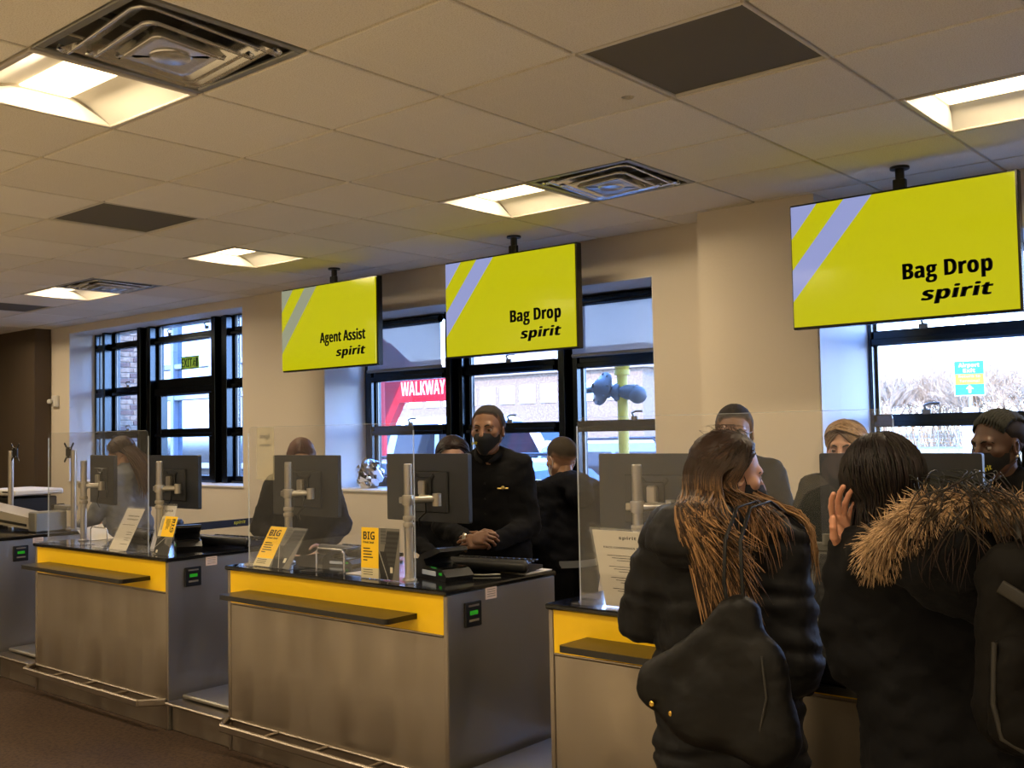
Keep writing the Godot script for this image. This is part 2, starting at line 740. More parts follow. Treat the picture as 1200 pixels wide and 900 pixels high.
	mt("car_silver", "8d9aac", 0.22, 0.6)
	mt("car_white", "e9ecee", 0.2, 0.1)
	mt("car_dark", "44505f", 0.2, 0.5)
	mt("car_glass", "1a222c", 0.05)
	mt("tyre", "111111", 0.9)
	mt("pipe_yellow", "b99a2c", 0.5)
	mt("pipe_blue", "4c4a46", 0.5)
	mt("sign_green", "037a5c", 0.5)
	mt("sign_yellow", "c9a410", 0.5)
	mt("bark", "c4aa88", 0.95)
	mt("mirror_glass", "8fa6bd", 0.04, 0.85)
	mt("fence", "8d8f92", 0.5, 0.6)
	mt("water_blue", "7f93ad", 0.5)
	# bodies and cloth
	tintm("skin", 0.48)
	M.skin.subsurf_scatter_enabled = true
	M.skin.subsurf_scatter_strength = 0.06
	tintm("eye", 0.08)
	tintm("hair", 0.5).metallic_specular = 0.32
	tintm("fur", 0.75)
	tintm("hair_short", 0.9)
	var cl := mt("black_cloth", "101012", 0.9)
	cl.rim_enabled = true
	cl.rim = 0.10
	cl.normal_enabled = true
	cl.normal_texture = noisy(0.2, 256, FastNoiseLite.TYPE_SIMPLEX, 2, [], 2.0, 41)
	cl.normal_scale = 0.25
	tri(cl, Vector3(6, 6, 6), false)
	var pf := mt("puffer", "0e0e11", 0.6)
	pf.rim_enabled = true
	pf.rim = 0.10
	pf.normal_enabled = true
	pf.normal_texture = noisy(0.015, 512, FastNoiseLite.TYPE_SIMPLEX, 4, [], 3.0, 43)
	pf.normal_scale = 0.18
	tri(pf, Vector3(2, 2, 2), false)
	for q: Array in [[cl, 0.26], [pf, 0.34]]:
		q[0].metallic_specular = q[1]
	mt("shirt", "0b0b0d", 0.75).metallic_specular = 0.25
	mt("navy", "0c0d13", 0.85).metallic_specular = 0.25
	mt("olive", "191b12", 0.8).metallic_specular = 0.25
	mt("grey_knit", "6c6f72", 0.95)
	mt("trouser", "0b0b0d", 0.9).metallic_specular = 0.2
	mt("shoe", "0a0a0a", 0.5)
	mt("mask_black", "0a0a0c", 0.85)
	mt("mask_white", "d9dad6", 0.8)
	mt("leather", "090808", 0.5).metallic_specular = 0.34
	mt("pack", "0d0b09", 0.75).metallic_specular = 0.25
	mt("pack_trim", "1d1a15", 0.6)
	mt("gold", "c8a24a", 0.25, 1.0)
	mt("spectacle", "0e0e10", 0.3)
	clear("lens", "dfe8ee", 0.06)
	mt("pin", "b9a15c", 0.35, 0.8)
	mt("sticker", "c9d04a", 0.6)

# ---------------------------------------------------------------- the room
func room() -> void:
	# brown carpet along the counters; the hall behind the viewer has a pale stone floor
	var fl := struct("floor", bx(Vector3(-4.25, -0.1, -4.05), Vector3(18.5, 0.2, 4.3)), M.carpet)
	struct("stone_floor", bx(Vector3(-4.25, -0.1, 2.35), Vector3(18.5, 0.2, 8.5)), M.stone, fl)
	# the window wall, 0.55 thick, with three openings, and the column before it
	var m := MB.new()
	var z0 := -5.4
	var z1 := -5.95
	for q: Array in [[-13.5, -10.805, 0.0, 3.0], [-10.805, -7.66, 0.0, 1.19], [-10.805, -7.66, 2.79, 3.0], [-7.66, -6.557, 0.0, 3.0], [-6.557, -3.41, 0.0, 1.19], [-6.557, -3.41, 2.58, 3.0],
			[-3.41, -2.25, 0.0, 3.0], [-2.25, 0.9, 0.0, 1.19], [-2.25, 0.9, 2.58, 3.0], [0.9, 5.0, 0.0, 3.0]]:
		m.box(Vector3((q[0] + q[1]) / 2, (q[2] + q[3]) / 2, (z0 + z1) / 2), Vector3(q[1] - q[0], q[3] - q[2], z0 - z1))
	m.box(Vector3(-2.6, 1.5, -5.28), Vector3(0.70, 3.0, 0.24))
	var wall := struct("wall_back", m, M.wall)
	# sills and head linings of pale board
	var k := 0
	for q: Array in [[-10.805, -7.66, 2.79, -5.72], [-6.557, -3.41, 2.58, -5.86], [-2.25, 0.9, 2.58, -5.86]]:
		var tr := MB.new()
		tr.box(Vector3((q[0] + q[1]) / 2, 1.195, (-5.385 + q[3]) / 2), Vector3(q[1] - q[0], 0.02, -5.385 - q[3]), 0.004)
		struct("trim_%d" % (k + 1), tr, M.white_trim)
		k += 1
		var rv := MB.new()
		for x: float in [q[0] + 0.004, q[1] - 0.004]:
			rv.box(Vector3(x, (1.2 + q[2]) / 2, (-5.402 + q[3]) / 2), Vector3(0.008, q[2] - 1.2, -5.402 - q[3]))
		if q[0] > -3.0:
			rv.box(Vector3(q[0] + 0.004, (1.2 + q[2]) / 2, -5.285), Vector3(0.008, q[2] - 1.2, 0.24))
		rv.box(Vector3((q[0] + q[1]) / 2, q[2] - 0.004, (-5.402 + q[3]) / 2), Vector3(q[1] - q[0], 0.008, -5.402 - q[3]))
		struct("trim_%d" % (k + 1), rv, M.white_trim)
		k += 1
	var bw := MB.new()
	bw.box(Vector3(-12.35, 1.5, -5.30), Vector3(2.3, 3.0, 0.18))
	struct("wall_alcove", bw, M.brown_wall)
	struct("wall_west", bx(Vector3(-13.25, 1.5, 0.3), Vector3(0.5, 3.0, 12.6)), M.brown_wall)
	struct("wall_east", bx(Vector3(4.75, 1.5, 0.3), Vector3(0.5, 3.0, 12.6)), M.wall)
	struct("wall_front", bx(Vector3(-4.25, 1.5, 6.35), Vector3(18.5, 3.0, 0.5)), M.wall)
	struct("roof", bx(Vector3(-4.25, 3.15, 0.33), Vector3(19.0, 0.3, 12.56)), M.plaster_back)
	struct("baseboard_back", bx(Vector3(-4.0, 0.05, -5.39), Vector3(17, 0.1, 0.02), 0.004), M.brown_wall)
	# a small white sensor on the wall left of the first window
	var s := thing("wall_sensor", "small white sensor box on the tan wall beside the big window", "sensor", Vector3(-11.07, 2.06, -5.4))
	var b := MB.new()
	b.box(Vector3(0, 0, 0.02), Vector3(0.11, 0.13, 0.04), 0.01)
	obj("case", b, M.white_plastic, s)
	b = MB.new()
	b.box(Vector3(-0.045, 0.0, 0.06), Vector3(0.07, 0.05, 0.045), 0.012)
	obj("sensor_head", b, M.white_plastic, s)

func tile_at(j: int, k: int) -> Rect2:
	return Rect2(GX - TILE * (j + 1), GZ - TILE * (k + 1), TILE, TILE)

func ceiling() -> void:
	var slab := struct("ceiling", bx(Vector3(-4.25, CEIL + 0.1, 0.3), Vector3(18.5, 0.02, 12.6)), M.plaster_back)
	var lights := []
	for j: int in [-5, -1, 3, 7, 11, 15]:
		for k: int in [-10, -6, -2, 2]:
			lights.append(Vector2i(j, k))
	var vents := [Vector2i(2, -2), Vector2i(2, 2), Vector2i(10, 2)]
	var darks := [Vector2i(0, 0), Vector2i(6, 0), Vector2i(13, 2)]
	var skip := {}
	for a: Array in [lights, vents, darks]:
		for q: Vector2i in a:
			skip[q] = true
	# tiles: a bevelled plate each; four variants share meshes
	var tm: Array[ArrayMesh] = []
	for i in 3:
		var b := MB.new()
		b.box(Vector3(0, 0.010, 0), Vector3(TILE - 0.016, 0.02, TILE - 0.016), 0.003)
		tm.append(b.done())
	var kinds := []
	for i in 3:
		var mm: StandardMaterial3D = M.tile.duplicate()
		mm.albedo_color = Color(["e4dccb", "e8e0d0", "e0d7c5"][i])
		kinds.append(mm)
	var rest := MB.new()
	var eye := Transform3D(Basis.from_euler(Vector3(0.046694, 0.701192, 0)), Vector3(0, 1.63, 0)).inverse()
	for k in range(-15, 5):
		for j in range(-10, 20):
			if skip.has(Vector2i(j, k)):
				continue
			var r := tile_at(j, k)
			var depth := TILE
			var zc := r.position.y + TILE / 2
			var me: Mesh = tm[absi(j * 7 + k * 3) % 3]
			var q := eye * Vector3(r.get_center().x, CEIL, zc)
			if q.z > -0.9 or absf(q.x / q.z) > 0.62 or q.y / -q.z > 0.62 or j < -2:
				rest.box(Vector3(r.position.x + TILE / 2, CEIL + 0.01, zc if k < 4 else -5.26), Vector3(TILE - 0.016, 0.02, TILE - 0.016 if k < 4 else 0.26), 0.003)
				continue
			if k == 4:                     # the cut row along the wall
				depth = r.end.y + 5.4
				zc = -5.4 + depth / 2
				var b := MB.new()
				b.box(Vector3(0, 0.010, 0), Vector3(TILE - 0.016, 0.02, depth - 0.016), 0.003)
				me = b.done()
			elif j == 1 and k == 0:        # the tile with a hole in it
				me = holed(Vector2(-0.61 * 1.19 + 0.61 * 1.5, -0.61 * 0.79 + 0.305), 0.024)
			var o := struct("ceiling_tile", me, kinds[absi(j * 5 + k * 11) % 3], slab)
			o.position = Vector3(r.position.x + TILE / 2, CEIL, zc)
	struct("tiles_behind", rest, M.tile, slab).set_meta("kind", "stuff")
	# the grid of bars, set back 4 mm above the faces of the tiles
	var bz := MB.new()
	bz.box(Vector3(0, 0.016, 0), Vector3(0.022, 0.012, 11.6), 0.001)
	var bzm := bz.done()
	for j in range(-7, 21):
		struct("grid_bar", bzm, M.grid, slab).position = Vector3(GX - TILE * j, CEIL, 0.4)
	var bxm := MB.new()
	bxm.box(Vector3(0, 0.0165, 0), Vector3(17.4, 0.012, 0.022), 0.001)
	var bxd := bxm.done()
	for k in range(-14, 5):
		struct("grid_bar", bxd, M.grid, slab).position = Vector3(-4.8, CEIL, GZ - TILE * k)
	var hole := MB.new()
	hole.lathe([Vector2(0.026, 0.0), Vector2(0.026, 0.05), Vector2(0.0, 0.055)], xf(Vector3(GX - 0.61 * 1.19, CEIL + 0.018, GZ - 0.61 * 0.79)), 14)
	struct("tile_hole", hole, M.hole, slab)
	var n := 0
	var lab := {Vector2i(3, -2): "recessed square ceiling light next to the large silver vent at the upper left", Vector2i(3, 2): "recessed ceiling light beside the silver vent above the middle bag drop screen",
		Vector2i(7, 2): "recessed ceiling light above and left of the agent assist screen", Vector2i(11, 2): "farthest recessed ceiling light, beside a vent near the tall window", Vector2i(-1, 2): "recessed ceiling light above the large right bag drop screen"}
	for q: Vector2i in lights:
		if q.y <= -6 and absi(q.x - 4) > 12:
			continue
		var r := tile_at(q.x, q.y)
		troffer(Vector3(r.get_center().x, CEIL, r.get_center().y), lab.get(q, "recessed ceiling light of the rows behind the viewer"))
	vent(vents[0], "large silver air diffuser with nested square cones beside the upper left light")
	vent(vents[1], "silver air diffuser with nested square cones beside the middle ceiling light")
	vent(vents[2], "distant silver air diffuser beside the farthest ceiling light")
	var dl := ["dark grey return air panel in the ceiling, the large one nearest the viewer", "dark grey return air panel in the ceiling on the left, halfway to the windows", "dark grey return air panel by the brown wall at the far left"]
	for i in 3:
		var r := tile_at(darks[i].x, darks[i].y)
		var o := thing("return_air_panel", dl[i], "air vent", Vector3(r.get_center().x, CEIL, r.get_center().y), 0.0, "return air panels")
		obj("mesh_plate", bx(Vector3(0, 0.014, 0), Vector3(0.585, 0.012, 0.585), 0.002), M.dark_tile, o)
		var f := MB.new()
		for s: float in [-1.0, 1.0]:
			f.box(Vector3(s * 0.294, 0.008, 0), Vector3(0.014, 0.016, 0.602), 0.003)
			f.box(Vector3(0, 0.008, s * 0.294), Vector3(0.574, 0.016, 0.014), 0.003)
		obj("panel_frame", f, M.grid, o)

func holed(c: Vector2, r: float) -> ArrayMesh:
	var b := MB.new()
	var h := (TILE - 0.016) / 2
	var inn := []
	var out := []
	for i in 24:
		var a := TAU * i / 24 + 0.01
		var d := Vector2(cos(a), sin(a))
		var w := r * (1.0 + 0.10 * sin(a * 3.0 + 1.0))
		inn.append(c + d * w)
		var kx := ((h if d.x > 0 else -h) - c.x) / d.x
		var ky := ((h if d.y > 0 else -h) - c.y) / d.y
		out.append(c + d * minf(kx, ky))
	for i in 24:
		var j := (i + 1) % 24
		for y: float in [0.0, 0.02]:
			b.face([Vector3(inn[i].x, y, inn[i].y), Vector3(inn[j].x, y, inn[j].y), Vector3(out[j].x, y, out[j].y), Vector3(out[i].x, y, out[i].y)], Vector3.DOWN if y == 0.0 else Vector3.UP)
			var corner := Vector2(out[i].x if absf(absf(out[i].x) - h) < 1e-4 else out[j].x, out[i].y if absf(absf(out[i].y) - h) < 1e-4 else out[j].y)
			if absf(absf(out[i].x) - absf(out[j].x)) > 1e-4 and absf(absf(out[i].y) - absf(out[j].y)) > 1e-4:
				b.face([Vector3(out[i].x, y, out[i].y), Vector3(out[j].x, y, out[j].y), Vector3(corner.x, y, corner.y)], Vector3.DOWN if y == 0.0 else Vector3.UP)
		b.face([Vector3(inn[i].x, 0, inn[i].y), Vector3(inn[j].x, 0, inn[j].y), Vector3(inn[j].x, 0.02, inn[j].y), Vector3(inn[i].x, 0.02, inn[i].y)], Vector3(c.x - inn[i].x, 0, c.y - inn[i].y).normalized())
	for s: float in [-1.0, 1.0]:
		b.face([Vector3(s * h, 0, -h), Vector3(s * h, 0, h), Vector3(s * h, 0.02, h), Vector3(s * h, 0.02, -h)], Vector3(s, 0, 0))
		b.face([Vector3(-h, 0, s * h), Vector3(h, 0, s * h), Vector3(h, 0.02, s * h), Vector3(-h, 0.02, s * h)], Vector3(0, 0, s))
	return b.done()

var trof: Node3D
func troffer(at: Vector3, label: String) -> void:
	var o: Node3D
	if trof:
		o = dup(trof, label, at)
	else:
		o = thing("ceiling_light", label, "light", at, 0.0, "recessed ceiling lights")
		trof = o
		var f := MB.new()
		for s: float in [-1.0, 1.0]:
			f.box(Vector3(s * 0.290, 0.004, 0), Vector3(0.022, 0.014, 0.602), 0.003)
			f.box(Vector3(0, 0.004, s * 0.290), Vector3(0.558, 0.014, 0.022), 0.003)
		obj("frame", f, M.lamp_frame, o)
		# a curved reflector either side of a long lens, closed by sloping ends
		var r := MB.new()
		for s: float in [-1.0, 1.0]:
			var rows := []
			for i in 7:
				var u := i / 6.0
				var z := lerpf(0.279, 0.095, u) * s
				var y := 0.004 + 0.062 * sin(u * PI * 0.5)
				rows.append([Vector3(-lerpf(0.279, 0.235, u), y, z), Vector3(lerpf(0.279, 0.235, u), y, z)])
			r.sheet(rows)
			r.poly([Vector3(0.279 * s, 0.004, -0.279), Vector3(0.279 * s, 0.004, 0.279), Vector3(0.235 * s, 0.066, 0.095), Vector3(0.235 * s, 0.066, -0.095)])
			r.box(Vector3(0.285 * s, 0.045, 0), Vector3(0.006, 0.08, 0.57))
			r.box(Vector3(0, 0.045, 0.285 * s), Vector3(0.57, 0.08, 0.006))
		obj("reflector", r, M.reflector, o)
		obj("lens", bx(Vector3(0, 0.066, 0), Vector3(0.47, 0.012, 0.19), 0.003), M.lamp, o)
	if o != trof:
		for ch in o.get_children():
			if ch is Light3D:
				o.remove_child(ch)
				ch.free()
	var l := AreaLight3D.new()
	l.name = "glow"
	l.area_size = Vector2(0.46, 0.185)
	l.light_color = LAMP_COLOR
	l.light_energy = LAMP
	l.area_range = 14.0
	l.shadow_enabled = true
	o.add_child(l, true)
	l.position = Vector3(0, 0.056, 0)
	l.rotation.x = -PI / 2

func vent(q: Vector2i, label: String) -> void:
	var r := tile_at(q.x, q.y)
	var o := thing("air_diffuser", label, "air vent", Vector3(r.get_center().x, CEIL, r.get_center().y), 0.0, "square air diffusers")
	var sq := func(h: float, y: float) -> Array:
		var a := []
		var k := 0.18 * h
		for c: Vector2 in [Vector2(1, 1), Vector2(-1, 1), Vector2(-1, -1), Vector2(1, -1)]:
			var d1 := Vector2(c.x * h, c.y * (h - k)) if c.x * c.y < 0 else Vector2(c.x * (h - k), c.y * h)
			var d2 := Vector2(c.x * (h - k), c.y * h) if c.x * c.y < 0 else Vector2(c.x * h, c.y * (h - k))
			var a1 := d2 if c.x * c.y > 0 else d1
			var a2 := d1 if c.x * c.y > 0 else d2
			a.append_array([Vector3(a1.x, y, a1.y), Vector3(a1.x * 0.5 + a2.x * 0.5 + c.x * k * 0.2, y, a1.y * 0.5 + a2.y * 0.5 + c.y * k * 0.2), Vector3(a2.x, y, a2.y)])
		return a
	var rim := MB.new()
	for s: float in [-1.0, 1.0]:
		rim.box(Vector3(s * 0.288, 0.006, 0), Vector3(0.03, 0.012, 0.604), 0.003)
		rim.box(Vector3(0, 0.006, s * 0.288), Vector3(0.546, 0.012, 0.03), 0.003)
	obj("rim", rim, M.grey_metal, o)
	for i in 2:
		var c := MB.new()
		var h0: float = [0.262, 0.196][i]
		var y0: float = [-0.004, -0.016][i]
		c.sheet([sq.call(h0 - 0.004, y0 + 0.008), sq.call(h0, y0), sq.call(h0 - 0.006, y0 - 0.004), sq.call(h0 - 0.020, y0 + 0.002), sq.call(h0 - 0.075, y0 + 0.034), sq.call(h0 - 0.082, y0 + 0.042)], true)
		obj("cone", c, M.polished, o)
	var ct := MB.new()
	ct.sheet([sq.call(0.001, -0.022), sq.call(0.104, -0.022), sq.call(0.126, -0.026), sq.call(0.130, -0.018), sq.call(0.09, 0.03)], true)
	obj("center_plate", ct, M.polished, o)
	ct = MB.new()
	ct.lathe([Vector2(0.0, -0.029), Vector2(0.060, -0.028), Vector2(0.066, -0.022)], xf(Vector3.ZERO), 22)
	obj("center_disc", ct, M.polished, o)
	for i in 4:
		var sp := MB.new()
		sp.box(Vector3(cos(PI / 2 * i) * 0.17, 0.045, sin(PI / 2 * i) * 0.17), Vector3(0.02 if i % 2 else 0.2, 0.02, 0.2 if i % 2 else 0.02))
		obj("strut", sp, M.grey_metal, o)
	obj("neck", bx(Vector3(0, 0.082, 0), Vector3(0.56, 0.01, 0.56)), M.duct, o)

# ---------------------------------------------------------------- windows
# xs: [left, right] of each bay's glass; ys: bars' [centre, thickness]
func window_unit(num: int, zf: float, y0: float, y1: float, x0: float, x1: float, bays: Array, bars: Array, skip := {}) -> Node3D:
	var w := Node3D.new()
	w.name = "window_%d" % num
	add_child(w)
	w.position = Vector3((x0 + x1) / 2, y0, zf)
	w.set_meta("kind", "structure")
	var off := -w.position
	# uprights between the panes: a deep fin and a lower step
	var edges := [[x0, bays[0][0]]]
	for i in bays.size() - 1:
		edges.append([bays[i][1], bays[i + 1][0]])
	edges.append([bays[-1][1], x1])
	for i in edges.size():
		var a: float = edges[i][0]
		var b: float = edges[i][1]
		var m := MB.new()
		m.box(Vector3((a + b) / 2, (y0 + y1) / 2, zf - 0.03) + off, Vector3(b - a, y1 - y0, 0.06), 0.004)
		if b - a > 0.15:
			var steps: Array = [[0.05, 0.06, 0.10], [0.15, 0.05, 0.06], [0.22, 0.05, 0.08]]
			if b - a < 0.27:
				steps = [[0.08, 0.055, 0.10], [0.17, 0.04, 0.05]]
			for s: Array in steps:
				if s[0] + s[1] < b - a:
					m.box(Vector3(a + s[0] + s[1] / 2, (y0 + y1) / 2, zf + s[2] / 2) + off, Vector3(s[1], y1 - y0, s[2]), 0.004)
		else:
			m.box(Vector3((a + b) / 2, (y0 + y1) / 2, zf + 0.02) + off, Vector3((b - a) * 0.7, y1 - y0, 0.04), 0.004)
		obj("mullion", m, M.bronze, w)
	for i in bays.size():
		var a: float = bays[i][0]
		var b: float = bays[i][1]
		for bar: Array in bars:
			if bar.size() > 2 and not (i in bar[2]):
				continue
			var m := MB.new()
			m.box(Vector3((a + b) / 2, bar[0], zf - 0.005) + off, Vector3(b - a, bar[1], 0.07), 0.006)
			m.box(Vector3((a + b) / 2, bar[0] - bar[1] * 0.25, zf + 0.04) + off, Vector3(b - a, bar[1] * 0.4, 0.03), 0.004)
			obj("frame_bar", m, M.bronze, w)
		# slim pale beads where the glass meets the frame
		var bd := MB.new()
		for x: float in [a + 0.004, b - 0.004]:
			bd.box(Vector3(x, (y0 + y1) / 2, zf - 0.02) + off, Vector3(0.008, y1 - y0, 0.012))
		obj("glazing_bead", bd, M.grey_metal, w)
		obj("pane", bx(Vector3((a + b) / 2, (y0 + y1) / 2, zf - 0.035) + off, Vector3(b - a, y1 - y0, 0.006)), M.pane, w)
	return w

func latch(w: Node3D, x: float, y: float, z: float) -> void:
	var m := MB.new()
	var p := Vector3(x, y, z) - w.position
	m.box(p, Vector3(0.05, 0.03, 0.02), 0.005)
	m.tube([p + Vector3(0, 0.01, 0.01), p + Vector3(0, 0.035, 0.03), p + Vector3(0.03, 0.045, 0.03), p + Vector3(0.08, 0.045, 0.02)], 0.007, 6)
	obj("latch", m, M.grey_metal, w)

func windows() -> void:
	var w := window_unit(1, -5.72, 1.2, 2.785, -10.8, -7.665, [[-10.755, -10.60], [-10.42, -9.86], [-9.55, -8.53], [-8.23, -7.68]],
		[[1.235, 0.07], [1.685, 0.085], [2.14, 0.09, [0, 1, 3]], [2.145, 0.17, [2]], [2.63, 0.075], [2.775, 0.02]])
	for s: float in [-9.50, -8.57]:
		obj("door_stile", bx(Vector3(s, 1.64, -5.72) - w.position, Vector3(0.09, 0.88, 0.08), 0.006), M.bronze, w)
	latch(w, -10.1, 2.19, -5.69)
	latch(w, -10.1, 1.73, -5.69)
	latch(w, -9.3, 2.68, -5.69)
	latch(w, -8.65, 2.70, -5.69)
	# the luminous exit sticker on the door's glass
	var ex := thing("exit_sign", "green and cream exit sign stuck on the glass above the door", "sign", Vector3(-9.02, 2.38, -5.745))
	obj("board", bx(Vector3(0, 0, 0.004), Vector3(0.31, 0.125, 0.003), 0.001), M.exit_board, ex)
	var t := MB.new()
	t.box(Vector3(0, 0.058, 0.0085), Vector3(0.31, 0.01, 0.002))
	t.box(Vector3(0, -0.058, 0.0085), Vector3(0.31, 0.01, 0.002))
	text(t, "EXIT", xf(Vector3(-0.148, -0.042, 0.0075)), 0.085, 0.19)
	# the running figure and the door it makes for
	t.ball(Vector3(0.075, 0.033, 0.008), Vector3(0.010, 0.010, 0.002), 10)
	t.tube([Vector3(0.075, 0.02, 0.008), Vector3(0.068, -0.008, 0.008)], 0.006, 6)
	t.tube([Vector3(0.068, -0.008, 0.008), Vector3(0.085, -0.02, 0.008), Vector3(0.08, -0.042, 0.008)], 0.0045, 6)
	t.tube([Vector3(0.068, -0.008, 0.008), Vector3(0.055, -0.028, 0.008), Vector3(0.045, -0.03, 0.008)], 0.0045, 6)
	t.tube([Vector3(0.076, 0.018, 0.008), Vector3(0.095, 0.005, 0.008)], 0.004, 6)
	t.box(Vector3(0.122, 0, 0.008), Vector3(0.038, 0.09, 0.002))
	obj("lettering", t, M.print.duplicate(), ex)
	(ex.get_child(1) as MeshInstance3D).material_override.albedo_color = Color("1c4a2a")
	var w2 := window_unit(2, -5.86, 1.2, 2.575, -6.55, -3.415, [[-6.44, -5.62], [-5.375, -4.52], [-4.305, -3.5]],
		[[1.24, 0.08], [1.662, 0.078], [2.11, 0.085], [2.555, 0.04]])
	latch(w2, -6.0, 1.71, -5.83)
	latch(w2, -4.95, 1.71, -5.83)
	latch(w2, -4.95, 2.16, -5.83)
	latch(w2, -3.85, 1.71, -5.83)
	var w3 := window_unit(3, -5.86, 1.2, 2.575, -2.245, 0.89, [[-2.215, -1.18], [-0.93, -0.05], [0.15, 0.85]],
		[[1.24, 0.08], [1.655, 0.072], [2.125, 0.085], [2.555, 0.04]])
	latch(w3, -1.93, 1.70, -5.83)
	latch(w3, -1.93, 2.175, -5.83)
	# roller shades half way down
	shade(-6.45, -5.60, "translucent grey roller shade drawn halfway, left of the middle screen")
	shade(-4.32, -3.46, "translucent grey roller shade drawn halfway, right of the middle screen")

func shade(x0: float, x1: float, label: String) -> void:
	var o := thing("roller_shade", label, "window shade", Vector3((x0 + x1) / 2, 2.155, -5.78), 0.0, "roller shades")
	var w := x1 - x0
	obj("fabric", bx(Vector3(0, 0.18, 0), Vector3(w, 0.36, 0.002)), M.shade, o)
	var b := MB.new()
	b.tube([Vector3(-w / 2, 0, 0), Vector3(w / 2, 0, 0)], 0.014, 10)
	obj("hem_bar", b, M.grey_metal, o)
	b = MB.new()
	b.tube([Vector3(-w / 2, 0.37, 0.0), Vector3(w / 2, 0.37, 0.0)], 0.03, 14)
	obj("roller", b, M.bronze, o)

# ---------------------------------------------------------------- counters
const FRONT := -3.2
const TOP := 0.958
const CX: Array = [-9.03, -6.865, -4.69, -2.54, -0.38]     # left edges of the counters
const CW := 1.6

func counters() -> void:
	var lab := ["steel check-in counter at the far left, only its right side in view", "steel check-in counter with yellow front band under the agent assist screen", "middle steel check-in counter with yellow front band, the man in a black mask behind it",
		"steel check-in counter with yellow front band behind the two women customers", "steel check-in counter beyond the fur-hooded customer"]
	var c := make_counter(lab[0])
	c.position = Vector3(CX[0] + CW / 2, 0, FRONT)
	for i in range(1, 5):
		dup(c, lab[i], Vector3(CX[i] + CW / 2, 0, FRONT))
	# low steel baggage platforms between them
	var pl := ["low steel baggage platform between the far left and second counters", "low steel baggage platform left of the middle counter", "low steel baggage platform right of the middle counter", "low steel baggage platform beyond the counter of the two women"]
	var p0: Node3D
	for i in 4:
		var x0: float = CX[i] + CW
		var x1: float = CX[i + 1]
		var at := Vector3((x0 + x1) / 2, 0, FRONT - 0.4)
		if p0:
			dup(p0, pl[i], at)
			continue
		p0 = thing("baggage_platform", pl[i], "scale", at, 0.0, "low baggage platforms between counters")
		var w := x1 - x0 - 0.012
		obj("body", bx(Vector3(0, 0.075, 0), Vector3(w, 0.15, 0.76), 0.006), M.steel, p0)
		obj("ledge", bx(Vector3(0, 0.158, 0.02), Vector3(w, 0.016, 0.82), 0.005), M.rail_steel, p0)
		obj("weigh_plate", bx(Vector3(0.012, 0.186, -0.02), Vector3(w - 0.05, 0.022, 0.72), 0.006), M.side_steel, p0)

